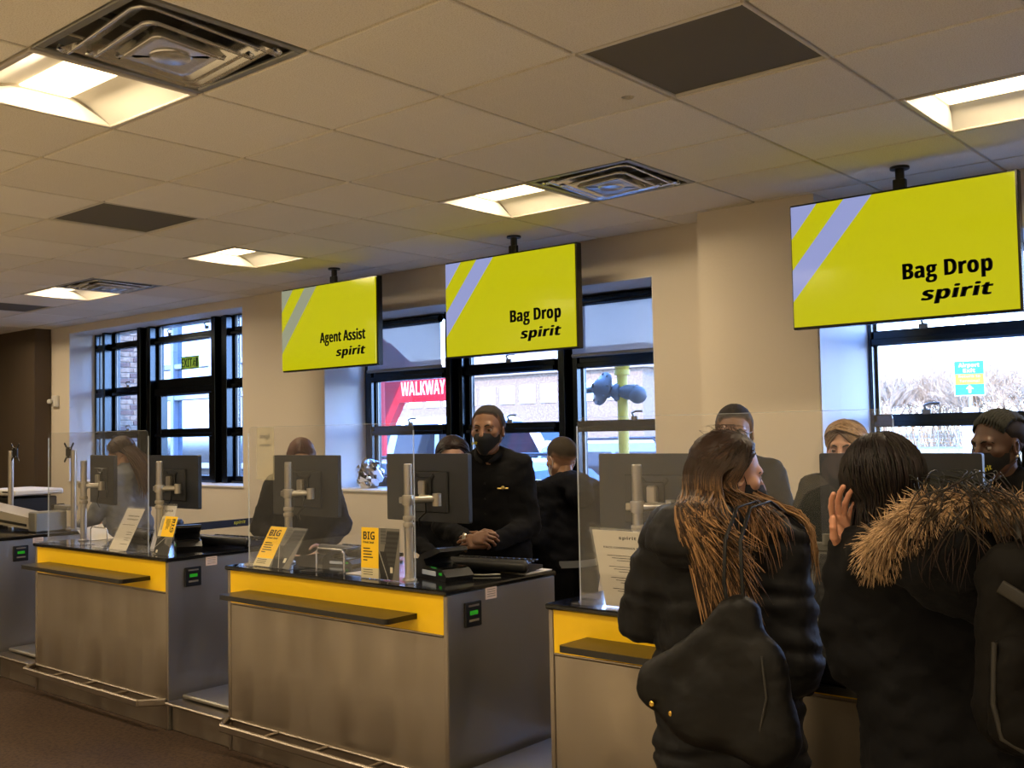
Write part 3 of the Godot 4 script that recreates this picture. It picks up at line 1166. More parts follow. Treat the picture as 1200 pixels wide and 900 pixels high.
func make_counter(label: String) -> Node3D:
	var o := thing("checkin_counter", label, "counter", Vector3.ZERO, 0.0, "steel check-in counters in a row")
	var h := CW / 2
	var d := 0.755
	obj("top", bx(Vector3(0, TOP - 0.011, -d / 2 + 0.004), Vector3(CW + 0.012, 0.022, d + 0.02), 0.006), M.black_top, o)
	obj("carcass", bx(Vector3(0, 0.47, -d / 2 - 0.004), Vector3(CW - 0.008, 0.93, d - 0.04), 0.0), M.side_steel, o)
	for s: float in [-1.0, 1.0]:
		obj("side_panel", bx(Vector3(s * (h - 0.004), 0.467, -d / 2), Vector3(0.008, 0.934, d - 0.012), 0.002), M.side_steel, o)
		obj("corner_post", bx(Vector3(s * (h - 0.012), 0.467, -0.012), Vector3(0.022, 0.934, 0.022), 0.003), M.rail_steel, o)
	obj("yellow_band", bx(Vector3(0, 0.852, -0.012), Vector3(CW - 0.046, 0.172, 0.016), 0.002), M.yellow, o)
	obj("front_panel", bx(Vector3(0, 0.462, -0.012), Vector3(CW - 0.046, 0.592, 0.012), 0.003), M.steel, o)
	obj("plinth", bx(Vector3(0, 0.081, -0.016), Vector3(CW - 0.046, 0.16, 0.012), 0.002), M.steel, o)
	# writing shelf, rounded at its outer corners
	var pr := []
	for q: Array in [[-0.62, 0.0], [0.61, 0.0]]:
		pr.append(Vector2(q[0], q[1]))
	for i in 5:
		var a := PI / 2 * i / 4
		pr.append(Vector2(0.61 - 0.02 + 0.02 * cos(a), 0.185 - 0.02 + 0.02 * sin(a)))
	for i in 5:
		var a := PI / 2 + PI / 2 * i / 4
		pr.append(Vector2(-0.62 + 0.02 + 0.02 * cos(a), 0.185 - 0.02 + 0.02 * sin(a)))
	var sh := MB.new()
	sh.prism(pr, Transform3D(Basis(Vector3(1, 0, 0), Vector3(0, 0, 1), Vector3(0, -1, 0)), Vector3(-0.195 + 0.2, 0.845, -0.004)), 0.024)
	obj("shelf", sh, M.shelf, o)
	var sl := MB.new()
	sl.box(Vector3(0, 0.7645, -0.003), Vector3(CW - 0.05, 0.006, 0.006))
	obj("trim_strip", sl, M.rail_steel, o)
	# open kick frame: back rail, front rail with turned ends, rungs
	var r := MB.new()
	r.box(Vector3(0, 0.166, 0.004), Vector3(CW - 0.03, 0.014, 0.02), 0.004)
	obj("back_rail", r, M.rail_steel, o)
	r = MB.new()
	r.box(Vector3(0, 0.160, 0.118), Vector3(CW - 0.21, 0.040, 0.024), 0.006)
	for s: float in [-1.0, 1.0]:
		r.box(Vector3(s * (h - 0.06), 0.160, 0.061), Vector3(0.024, 0.040, 0.155), 0.006, Basis.from_euler(Vector3(0, -s * 0.72, 0)))
	obj("front_rail", r, M.rail_steel, o)
	for x: float in [-0.36, 0.02, 0.40]:
		r = MB.new()
		r.box(Vector3(x, 0.164, 0.06), Vector3(0.018, 0.016, 0.105), 0.004)
		obj("rung", r, M.rail_steel, o)
	# on its right side: a weight display and a paper label
	var dp := obj("weight_display", bx(Vector3(h + 0.004, 0.838, -0.16), Vector3(0.012, 0.108, 0.108), 0.004), M.plastic, o)
	obj("readout", bx(Vector3(h + 0.0112, 0.845, -0.16), Vector3(0.002, 0.018, 0.050), 0.0), M.led_green, dp)
	obj("key_strip", bx(Vector3(h + 0.0112, 0.812, -0.16), Vector3(0.002, 0.010, 0.062), 0.0), M.print_grey, dp)
	obj("top_strip", bx(Vector3(h + 0.0112, 0.876, -0.16), Vector3(0.002, 0.008, 0.066), 0.0), M.print_grey, dp)
	var lb := obj("paper_label", bx(Vector3(h + 0.0015, 0.915, -0.285), Vector3(0.003, 0.055, 0.075), 0.001), M.pink_paper, o)
	var ln := MB.new()
	for i in 4:
		ln.box(Vector3(h + 0.0034, 0.93 - i * 0.010, -0.285), Vector3(0.0006, 0.003, 0.055))
	obj("print_line", ln, M.print_grey, lb).set_meta("kind", "stuff")
	return o

# ---------------------------------------------------------------- hanging screens
func screens() -> void:
	screen(Vector3(-5.855, 2.43, -4.86), "Agent Assist", M.screen_grey, "hanging yellow screen reading Agent Assist, smallest and leftmost of three")
	screen(Vector3(-4.125, 2.43, -4.86), "Bag Drop", M.screen_blue, "hanging yellow screen reading Bag Drop over the masked man at the middle counter")
	screen(Vector3(-1.715, 2.43, -4.86), "Bag Drop", M.screen_blue, "large hanging yellow screen reading Bag Drop at the upper right")

func screen(at: Vector3, words: String, band: Material, label: String) -> void:
	var w := 1.045
	var h := 0.605
	var o := thing("hanging_screen", label, "screen", at, 0.0, "hanging advertising screens")
	obj("casing", bx(Vector3(0, 0, -0.03), Vector3(w + 0.024, h + 0.024, 0.05), 0.004), M.bezel, o)
	obj("panel", bx(Vector3(0, 0, 0.002), Vector3(w, h, 0.012), 0.0), M.screen_yellow, o)
	var X := func(u: float, v: float) -> Vector2:
		return Vector2((u - 0.5) * w, (0.5 - v) * h)
	var f := Transform3D(Basis.IDENTITY, Vector3(0, 0, 0.0078))
	var a := MB.new()
	a.prism([X.call(0, 0), X.call(0.13, 0), X.call(0, 0.27)], f, 0.0008)
	obj("stripe", a, band, o)
	a = MB.new()
	a.prism([X.call(0.262, 0), X.call(0.395, 0), X.call(0, 0.79), X.call(0, 0.53)], f, 0.0008)
	obj("stripe", a, band, o)
	var t := MB.new()
	var l: Vector2 = X.call(0.9, 0.705)
	for dx: float in [-0.0025, 0.0025]:
		text(t, words, Transform3D(Basis.IDENTITY, Vector3(l.x + dx, l.y, 0.0078)), 0.073, 0.393 if words == "Bag Drop" else 0.492, 0.0, true, 2)
	obj("lettering", t, M.screen_ink, o)
	t = MB.new()
	l = X.call(0.895, 0.878)
	for dx: float in [-0.003, 0.003]:
		text(t, "spirit", Transform3D(Basis.IDENTITY, Vector3(l.x + dx, l.y, 0.0078)), 0.058, 0.300, 0.26, true, 2)
	obj("logo", t, M.screen_ink, o)
	var p := MB.new()
	p.cyl(Vector3(0, h / 2 + 0.005, -0.07), Vector3(0, CEIL - at.y - 0.005, -0.07), 0.021)
	p.cyl(Vector3(0, CEIL - at.y - 0.012, -0.07), Vector3(0, CEIL - at.y, -0.07), 0.045)
	p.box(Vector3(0, 0.12, -0.065), Vector3(0.06, 0.5, 0.03), 0.004)
	p.box(Vector3(0, 0.0, -0.052), Vector3(0.3, 0.2, 0.02), 0.004)
	obj("ceiling_pole", p, M.plastic, o)

# ---------------------------------------------------------------- outside
func outside() -> void:
	struct("ground", bx(Vector3(-30, -0.4, -80), Vector3(260, 0.2, 148)), M.asphalt)
	# the glazed porch beyond the tall window: brick pier, pale frames, panes
	var pier := thing("brick_pier", "brick pier of the porch outside the tall window", "pillar", Vector3(-14.33, -0.3, -8.0))
	var core := obj("mortar_core", bx(Vector3(0, 2.25, 0), Vector3(0.42, 4.5, 0.42)), M.mortar, pier)
	var bricks: Array[ArrayMesh] = []
	for i in 2:
		bricks.append(bx(Vector3.ZERO, Vector3(0.222, 0.066, 0.035), 0.005).done())
	for r in 36:
		for k in 2:
			for s in 2:
				var b := obj("brick", bricks[k % 2], M.brick if (r + k) % 3 else M.brick_dark, pier)
				var sh := (-0.115 + 0.23 * k) + (0.028 if r % 2 else -0.028)
				b.position = Vector3(sh, 1.7 + 0.078 * r, 0.212) if s == 0 else Vector3(0.212, 1.7 + 0.078 * r, sh)
				if s == 1:
					b.rotation.y = PI / 2
	var po := thing("glass_porch", "pale framed glass porch of the wing opposite the tall window", "porch", Vector3(-15.0, -0.3, -9.2))
	obj("side_wall", bx(Vector3(-3.4, 2.3, -0.4), Vector3(0.3, 4.6, 4.0)), M.tan_render, po)
	var px := [-3.1, -2.3, -1.6, -0.85, 0.12, 1.2, 2.5]
	var py := [0.1, 1.5, 2.58, 3.08, 3.95, 4.7]
	for x: float in px:
		obj("porch_post", bx(Vector3(x, 2.35, 0), Vector3(0.10, 4.7, 0.14), 0.01), M.frame_grey, po)
	for y: float in py:
		obj("porch_rail", bx(Vector3(-0.3, y, 0), Vector3(5.7, 0.085, 0.11), 0.01), M.frame_grey, po)
	for i in 6:
		for k in 5:
			obj("porch_pane", bx(Vector3((px[i] + px[i + 1]) / 2, (py[k] + py[k + 1]) / 2, -0.02), Vector3(px[i + 1] - px[i] - 0.1, py[k + 1] - py[k] - 0.085, 0.01)), M.mirror_glass, po)
	obj("porch_roof", bx(Vector3(-0.4, 4.82, -1.2), Vector3(6.2, 0.16, 3.0), 0.02), M.frame_grey, po)
	# the red canopy that reads WALKWAY
	var wk := thing("walkway_canopy", "red walkway canopy with white lettering seen through the left pane", "canopy", Vector3(-13.0, -0.3, -13.0))
	obj("post", bx(Vector3(-1.16, 1.85, 0), Vector3(0.16, 3.7, 0.16), 0.01), M.red, wk)
	var fx := MB.new()
	fx.prism([Vector2(-0.92, 1.95), Vector2(-0.55, 2.5), Vector2(0.78, 2.5), Vector2(0.78, 3.02), Vector2(-0.1, 3.02), Vector2(-0.95, 3.62)], Transform3D(Basis.IDENTITY, Vector3(0, 0, -0.05)), 0.16)
	obj("fascia", fx, M.red, wk)
	var tx := MB.new()
	text(tx, "WALKWAY", Transform3D(Basis.IDENTITY, Vector3(-0.50, 2.62, 0.112)), 0.24, 1.10)
	obj("lettering", tx, M.white_paint, wk)
	# vehicles
	car("suv", "silver estate car parked close outside the middle window", Vector3(-6.9, -0.3, -8.3), 0.0, M.car_silver, 4.7, 1.62, 1)
	car("van", "white van parked in the second row outside", Vector3(-13.4, -0.3, -15.6), 0.0, M.car_white, 5.4, 2.06, 2)
	car("sedan", "dark saloon car parked beyond the yellow gas pipe", Vector3(-3.75, -0.3, -8.9), 0.0, M.car_dark, 4.6, 1.50, 0)
	car("sedan", "pale saloon car parked behind the dark saloon", Vector3(-7.6, -0.3, -12.6), 0.0, M.car_silver, 4.5, 1.75, 1)
	car("van", "white van parked behind the red walkway canopy", Vector3(-16.4, -0.3, -17.5), 0.0, M.car_white, 5.2, 2.3, 2)
	# the low brick building across the lot
	var bd := thing("brick_building", "low brick building with a row of windows across the lot", "building", Vector3(-27.0, -0.3, -27.0))
	obj("wall", bx(Vector3(0, 1.95, -4), Vector3(19, 3.9, 8)), M.brick, bd)
	obj("cornice", bx(Vector3(0, 4.25, -4), Vector3(19.4, 0.75, 8.4), 0.03), M.tan_render, bd)
	for i in 20:
		var x := -8.6 + i * 0.9
		var fw := obj("window", bx(Vector3(x, 3.2, 0.02), Vector3(0.66, 0.62, 0.06), 0.01), M.white_paint, bd)
		obj("pane", bx(Vector3(x, 3.2, 0.055), Vector3(0.56, 0.50, 0.02)), M.mirror_glass, fw)
	# gas pipe with its regulator
	var gp := thing("gas_pipe", "yellow gas pipe with a grey regulator standing outside the right pane", "pipe", Vector3(-4.53, -0.3, -6.7))
	var m := MB.new()
	m.cyl(Vector3(0, 0, 0), Vector3(0, 2.36, 0), 0.043)
	m.cyl(Vector3(0, 2.36, 0), Vector3(0, 2.40, 0), 0.062)
	m.cyl(Vector3(0, 2.40, 0), Vector3(0, 2.47, 0), 0.05, 0.085)
	m.cyl(Vector3(0, 2.47, 0), Vector3(0, 2.52, 0), 0.085)
	obj("riser", m, M.pipe_yellow, gp)
	m = MB.new()
	m.tube([Vector3(0.13, 2.22, 0), Vector3(-0.08, 2.23, 0)], [0.062, 0.055], 14)
	m.cyl(Vector3(0.0, 2.225, 0), Vector3(-0.05, 2.225, 0), 0.075)
	m.ball(Vector3(0.14, 2.20, 0), Vector3(0.075, 0.07, 0.07))
	m.lathe([Vector2(0.02, -0.09), Vector2(0.06, -0.07), Vector2(0.075, -0.03), Vector2(0.135, -0.012), Vector2(0.135, 0.012), Vector2(0.075, 0.03), Vector2(0.05, 0.07), Vector2(0.02, 0.09)], Transform3D(Basis.from_euler(Vector3(1.25, 0, 0.5)), Vector3(-0.19, 2.26, 0)), 22)
	m.tube([Vector3(-0.25, 2.26, 0), Vector3(-0.36, 2.25, 0)], [0.03, 0.022], 10)
	for i in 8:
		var a := TAU * i / 8
		m.ball(Vector3(-0.19, 2.26, 0) + Basis.from_euler(Vector3(1.25, 0, 0.5)) * Vector3(cos(a) * 0.118, 0.016, sin(a) * 0.118), Vector3(0.012, 0.012, 0.012), 8)
	obj("regulator", m, M.pipe_blue, gp)
	# green road sign
	var sg := thing("road_sign", "green and yellow airport exit road sign on a post outside the right window", "road sign", Vector3(-7.28, -0.3, -25.0), 0.27)
	obj("post", bx(Vector3(0, 1.95, -0.05), Vector3(0.07, 3.9, 0.07), 0.01), M.fence, sg)
	obj("base_block", bx(Vector3(0, 2.05, -0.06), Vector3(0.34, 0.5, 0.2), 0.03), M.white_paint, sg)
	obj("panel", bx(Vector3(0, 2.98, 0), Vector3(0.66, 0.82, 0.02), 0.008), M.white_paint, sg)
	obj("panel_field", bx(Vector3(0, 2.98, 0.011), Vector3(0.62, 0.78, 0.006), 0.002), M.sign_green, sg)
	obj("yellow_band", bx(Vector3(0, 2.955, 0.0145), Vector3(0.60, 0.235, 0.004), 0.001), M.sign_yellow, sg)
	m = MB.new()
	text(m, "Airport", Transform3D(Basis.IDENTITY, Vector3(0, 3.235, 0.015)), 0.085, 0.44, 0, true, 1)
	text(m, "Exit", Transform3D(Basis.IDENTITY, Vector3(0, 3.11, 0.015)), 0.085, 0.25, 0, true, 1)
	m.prism([Vector2(-0.028, 2.64), Vector2(0.028, 2.64), Vector2(0.028, 2.73), Vector2(0.085, 2.73), Vector2(0, 2.82), Vector2(-0.085, 2.73), Vector2(-0.028, 2.73)], Transform3D(Basis.IDENTITY, Vector3(0, 0, 0.0145)), 0.002)
	obj("lettering", m, M.white_paint, sg)
	m = MB.new()
	text(m, "Return to", Transform3D(Basis.IDENTITY, Vector3(0, 2.99, 0.017)), 0.065, 0.46, 0, true, 1)
	text(m, "Terminal", Transform3D(Basis.IDENTITY, Vector3(0, 2.88, 0.017)), 0.065, 0.42, 0, true, 1)
	obj("small_lettering", m, M.print_grey, sg)
	solo("wire_whip", _whip(), M.fence, "thin dark lamp wire hanging above the road sign", "wire", "", Vector3(-7.33, 3.1, -25.1))
	# white bollard, fence, road, dry grass
	var bo := thing("concrete_post", "broad white concrete post standing below the road sign", "post", Vector3(-3.5, -0.3, -12.0))
	obj("shaft", bx(Vector3(0, 0.95, 0), Vector3(0.15, 1.9, 0.15), 0.02), M.white_paint, bo)
	obj("cap", bx(Vector3(0, 1.92, 0), Vector3(0.17, 0.04, 0.17), 0.012), M.white_paint, bo)
	struct("field", bx(Vector3(-30, -0.28, -90), Vector3(150, 0.06, 100)), M.grass_dry)
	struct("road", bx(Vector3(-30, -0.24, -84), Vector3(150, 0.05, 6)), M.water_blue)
	var fe := thing("wire_fence", "long wire mesh fence across the dry field", "fence", Vector3(-26, -0.3, -74))
	for i in 30:
		obj("fence_post", bx(Vector3(-18 + i * 1.35, 0.75, 0), Vector3(0.06, 1.5, 0.06)), M.fence, fe)
	for i in 6:
		obj("fence_wire", bx(Vector3(1.5, 0.25 + i * 0.24, 0), Vector3(39.5, 0.018, 0.018)), M.fence, fe)
	# a belt of bare winter trees
	var r := RandomNumberGenerator.new()
	r.seed = 77
	var protos := []
	var tl := ["broad bare tree of the winter tree belt", "slender bare tree of the winter tree belt", "low twiggy bush of the winter tree belt"]
	for i in 84:
		var kind: int = [0, 2, 2, 2, 1, 2][i % 6]
		var at := Vector3(-52 + i * 0.52 + r.randf_range(-0.5, 0.5), -0.3, -92 + r.randf_range(-4, 6))
		var o: MeshInstance3D
		if protos.size() < 6:
			o = tree(r, kind)
			protos.append(o)
		else:
			var src: MeshInstance3D = protos[i % 6]
			o = src.duplicate()
			o.name = numbered("bare_tree")
			add_child(o)
		o.position = at
		o.rotation.y = r.randf() * TAU
		o.scale = Vector3.ONE * r.randf_range(0.85, 1.15)
		tag(o, tl[kind], "tree", "bare trees: " + ["broad", "slender", "bushes"][kind])

func _whip() -> MB:
	var m := MB.new()
	m.tube([Vector3(0, 0, 0), Vector3(0, 1.0, 0), Vector3(-0.25, 1.15, 0)], 0.012, 5)
	return m

func tree(r: RandomNumberGenerator, kind: int) -> MeshInstance3D:
	var m := MB.new()
	var hgt: float = [9.0, 8.4, 6.0][kind]
	var todo := []
	if kind == 2:
		for i in 9:
			todo.append([Vector3(r.randf_range(-1, 1), 0, r.randf_range(-0.5, 0.5)), Vector3(r.randf_range(-0.5, 0.5), 1, r.randf_range(-0.4, 0.4)).normalized(), hgt * 0.42, 0.05, 0])
	else:
		todo.append([Vector3.ZERO, Vector3(r.randf_range(-0.08, 0.08), 1, 0).normalized(), hgt * 0.36, 0.14, 0])
	while todo.size():
		var b: Array = todo.pop_back()
		var p: Vector3 = b[0]
		var d: Vector3 = b[1]
		var l: float = b[2]
		var e := p + d * l * 0.5 + Vector3(r.randf_range(-0.06, 0.06), 0, r.randf_range(-0.06, 0.06)) * l
		var q := p + d * l
		m.tube([p, e, q], [b[3], b[3] * 0.82, b[3] * 0.62], 5 if b[4] < 2 else 3, false)
		if b[4] >= (4 if kind == 2 else 5):
			continue
		var n := 3 if b[4] < 4 else 2
		for i in n:
			var nd := (d + Vector3(r.randf_range(-0.8, 0.8), r.randf_range(-0.15, 0.5), r.randf_range(-0.8, 0.8))).normalized()
			todo.append([q if i else e.lerp(q, 0.5), nd, l * r.randf_range(0.55, 0.8), maxf(b[3] * 0.58, 0.020), b[4] + 1])
	return obj("bare_tree", m, M.bark)

# a car from a side outline: body, tapered cabin, windows, wheels, rails
func car(called: String, label: String, at: Vector3, turn: float, paint: Material, l: float, hgt: float, kind: int) -> void:
	var o := thing(called, label, "car", at, turn, "")
	var h := l / 2
	var belt: float = hgt * [0.62, 0.58, 0.60][kind]
	var bonnet := belt * 0.98
	var hw := 0.9
	var low := 0.28
	# lower body: stations along its length, a rounded section each
	var rows := []
	for q: Array in [[-h, 0.55, 0.72, 0.82], [-h + 0.06, 0.32, 0.9, 0.92], [-h + 0.5, low, 1.0, 1.0], [-h * 0.4, low, 1.0, 1.0], [h * 0.3, low, 1.0, 1.0], [h * 0.55, low, 0.97, 1.0], [h - 0.35, low, 0.86 if kind < 2 else 0.95, 0.97], [h - 0.05, 0.32, 0.76, 0.9], [h, 0.5, 0.66, 0.8]]:
		var top: float = belt * q[2]
		var w: float = hw * q[3]
		var row := []
		for p: Array in [[-0.85, 0.0], [-0.98, 0.12], [-1.0, 0.5], [-0.97, 0.85], [-0.88, 1.0], [0.88, 1.0], [0.97, 0.85], [1.0, 0.5], [0.98, 0.12], [0.85, 0.0]]:
			row.append(Vector3(q[0], lerpf(q[1], top, p[1]), w * p[0]))
		rows.append(row)
	var b := MB.new()
	b.sheet(rows, true)
	b.face(rows[0], Vector3.LEFT)
	b.face(rows[-1], Vector3.RIGHT)
	obj("body", b, paint, o)
	# cabin
	var xs: Array = [[-h * 0.78, -h * 0.5, h * 0.12, h * 0.48], [-h * 0.95, -h * 0.84, h * 0.12, h * 0.46], [-h * 0.97, -h * 0.93, h * 0.48, h * 0.72]][kind]
	var cab := func(x: float, y: float, s: float) -> Array:
		return [Vector3(x, y, -hw * s), Vector3(x, y, hw * s)]
	var g := MB.new()
	var y1 := hgt
	var lo := [Vector3(xs[0], belt - 0.03, 0), Vector3(xs[3], belt - 0.03, 0)]
	var pts := [Vector2(xs[0], belt - 0.03), Vector2(lerpf(xs[0], xs[1], 0.5), lerpf(belt, y1, 0.55)), Vector2(xs[1], y1 - 0.06), Vector2(xs[1] + 0.2, y1), Vector2(xs[2] - 0.2, y1), Vector2(xs[2], y1 - 0.05), Vector2(lerpf(xs[2], xs[3], 0.5), lerpf(y1, belt, 0.45)), Vector2(xs[3], belt - 0.03)]
	var srows := []
	for p: Vector2 in pts:
		var s := lerpf(0.95, 0.76, clampf((p.y - belt) / (y1 - belt), 0, 1))
		srows.append([Vector3(p.x, p.y, -hw * s), Vector3(p.x, p.y + 0.02, -hw * s * 0.85), Vector3(p.x, p.y + 0.035, 0), Vector3(p.x, p.y + 0.02, hw * s * 0.85), Vector3(p.x, p.y, hw * s)])
	g.sheet(srows, false)
	for s: float in [-1.0, 1.0]:
		var fan := []
		for p: Vector2 in pts:
			fan.append(Vector3(p.x, p.y, s * hw * lerpf(0.95, 0.76, clampf((p.y - belt) / (y1 - belt), 0, 1))))
		g.face(fan, Vector3(0, 0.2, s).normalized())
	obj("cabin", g, paint, o)
	# side windows, each a pane of its own; windscreens front and back
	var cuts: Array = [[[-0.92, -0.35], [-0.28, 0.34], [0.41, 0.9]], [[-0.97, -0.5], [-0.43, 0.1], [0.17, 0.9]], [[-0.9, -0.35], [-0.28, 0.3], [0.37, 0.93]]][kind]
	var x_lo := func(t: float) -> float: return lerpf(xs[0], xs[3], t * 0.5 + 0.5)
	var x_hi := func(t: float) -> float: return lerpf(xs[1] + 0.05, xs[2] - 0.05, t * 0.5 + 0.5)
	for s: float in [-1.0, 1.0]:
		for c: Array in cuts:
			var q := []
			for e: Array in [[c[0], 0.06], [c[1], 0.06], [c[1], 0.84], [c[0], 0.84]]:
				var yy := lerpf(belt, y1, e[1])
				var xx: float = lerpf(x_lo.call(e[0]), x_hi.call(e[0]), e[1])
				q.append(Vector3(xx, yy, s * (hw * lerpf(0.95, 0.76, e[1]) + 0.012)))
			var wn := MB.new()
			wn.face(q, Vector3(0, 0.2, s).normalized())
			var q2 := []
			for e: Vector3 in q:
				q2.append(e - Vector3(0, 0, s * 0.02))
			for k in 4:
				wn.poly([q[k], q[(k + 1) % 4], q2[(k + 1) % 4], q2[k]])
			obj("side_window", wn, M.car_glass, o)
	for e: Array in [[xs[0], xs[1], -1.0], [xs[3], xs[2], 1.0]]:
		var wn := MB.new()
		var a := Vector3(lerpf(e[0], e[1], 0.08) + e[2] * 0.02, lerpf(belt, y1, 0.08), 0)
		var c := Vector3(lerpf(e[0], e[1], 0.85) + e[2] * 0.03, lerpf(belt, y1, 0.85) + 0.01, 0)
		wn.sheet([[a + Vector3(0, 0, -0.78), a + Vector3(e[2] * 0.02, 0.02, 0), a + Vector3(0, 0, 0.78)], [c + Vector3(0, 0, -0.64), c + Vector3(e[2] * 0.02, 0.02, 0), c + Vector3(0, 0, 0.64)]])
		obj("windscreen", wn, M.car_glass, o)
	for x: float in [-h * 0.62, h * 0.62]:
		for s: float in [-1.0, 1.0]:
			var t := MB.new()
			t.lathe([Vector2(0.18, -0.10), Vector2(0.30, -0.10), Vector2(0.33, -0.07), Vector2(0.33, 0.07), Vector2(0.30, 0.10), Vector2(0.18, 0.10)], Transform3D(Basis.from_euler(Vector3(PI / 2, 0, 0)), Vector3(x, 0.33, s * 0.82)), 20)
			var wh := obj("wheel", t, M.tyre, o)
			t = MB.new()
			t.lathe([Vector2(0.0, 0.105), Vector2(0.12, 0.10), Vector2(0.19, 0.085), Vector2(0.19, -0.085), Vector2(0.0, -0.09)], Transform3D(Basis.from_euler(Vector3(PI / 2, 0, 0)), Vector3(x, 0.33, s * 0.82)), 16)
			obj("hub", t, M.grey_metal, wh)
	if kind == 1:
		for s: float in [-1.0, 1.0]:
			var t := MB.new()
			t.tube([Vector3(xs[1] + 0.2, y1 - 0.01, s * 0.62), Vector3(xs[1] + 0.3, y1 + 0.06, s * 0.62), Vector3(xs[2] - 0.3, y1 + 0.06, s * 0.62), Vector3(xs[2] - 0.2, y1 - 0.01, s * 0.62)], 0.018, 8)
			obj("roof_rail", t, M.plastic, o)
	for s: float in [-1.0, 1.0]:
		var t := MB.new()
		t.ball(Vector3(h - 0.1, belt * 0.7, s * 0.66), Vector3(0.1, 0.07, 0.16), 12)
		obj("headlamp", t, M.white_plastic, o)
		t = MB.new()
		t.ball(Vector3(xs[3] - 0.35, belt + 0.05, s * 0.98), Vector3(0.08, 0.06, 0.09), 10)
		obj("side_mirror", t, paint, o)

# ---------------------------------------------------------------- clear guards, poles, monitors
const PANE_X: Array = [-6.865, -4.62, -2.445]

func rounded(w: float, h: float, r: float, top_only := false) -> Array:
	var a := []
	for c: Array in [[w / 2 - r, h - r, 0.0], [-w / 2 + r, h - r, PI / 2], [-w / 2 + r, r, PI], [w / 2 - r, r, PI * 1.5]]:
		if top_only and c[2] > 3.0:
			a.append(Vector2(-w / 2 if c[2] < 4.0 else w / 2, 0))
			continue
		for i in 5:
			var t: float = c[2] + PI / 2 * i / 4
			a.append(Vector2(c[0] + cos(t) * r, c[1] + sin(t) * r))
	return a

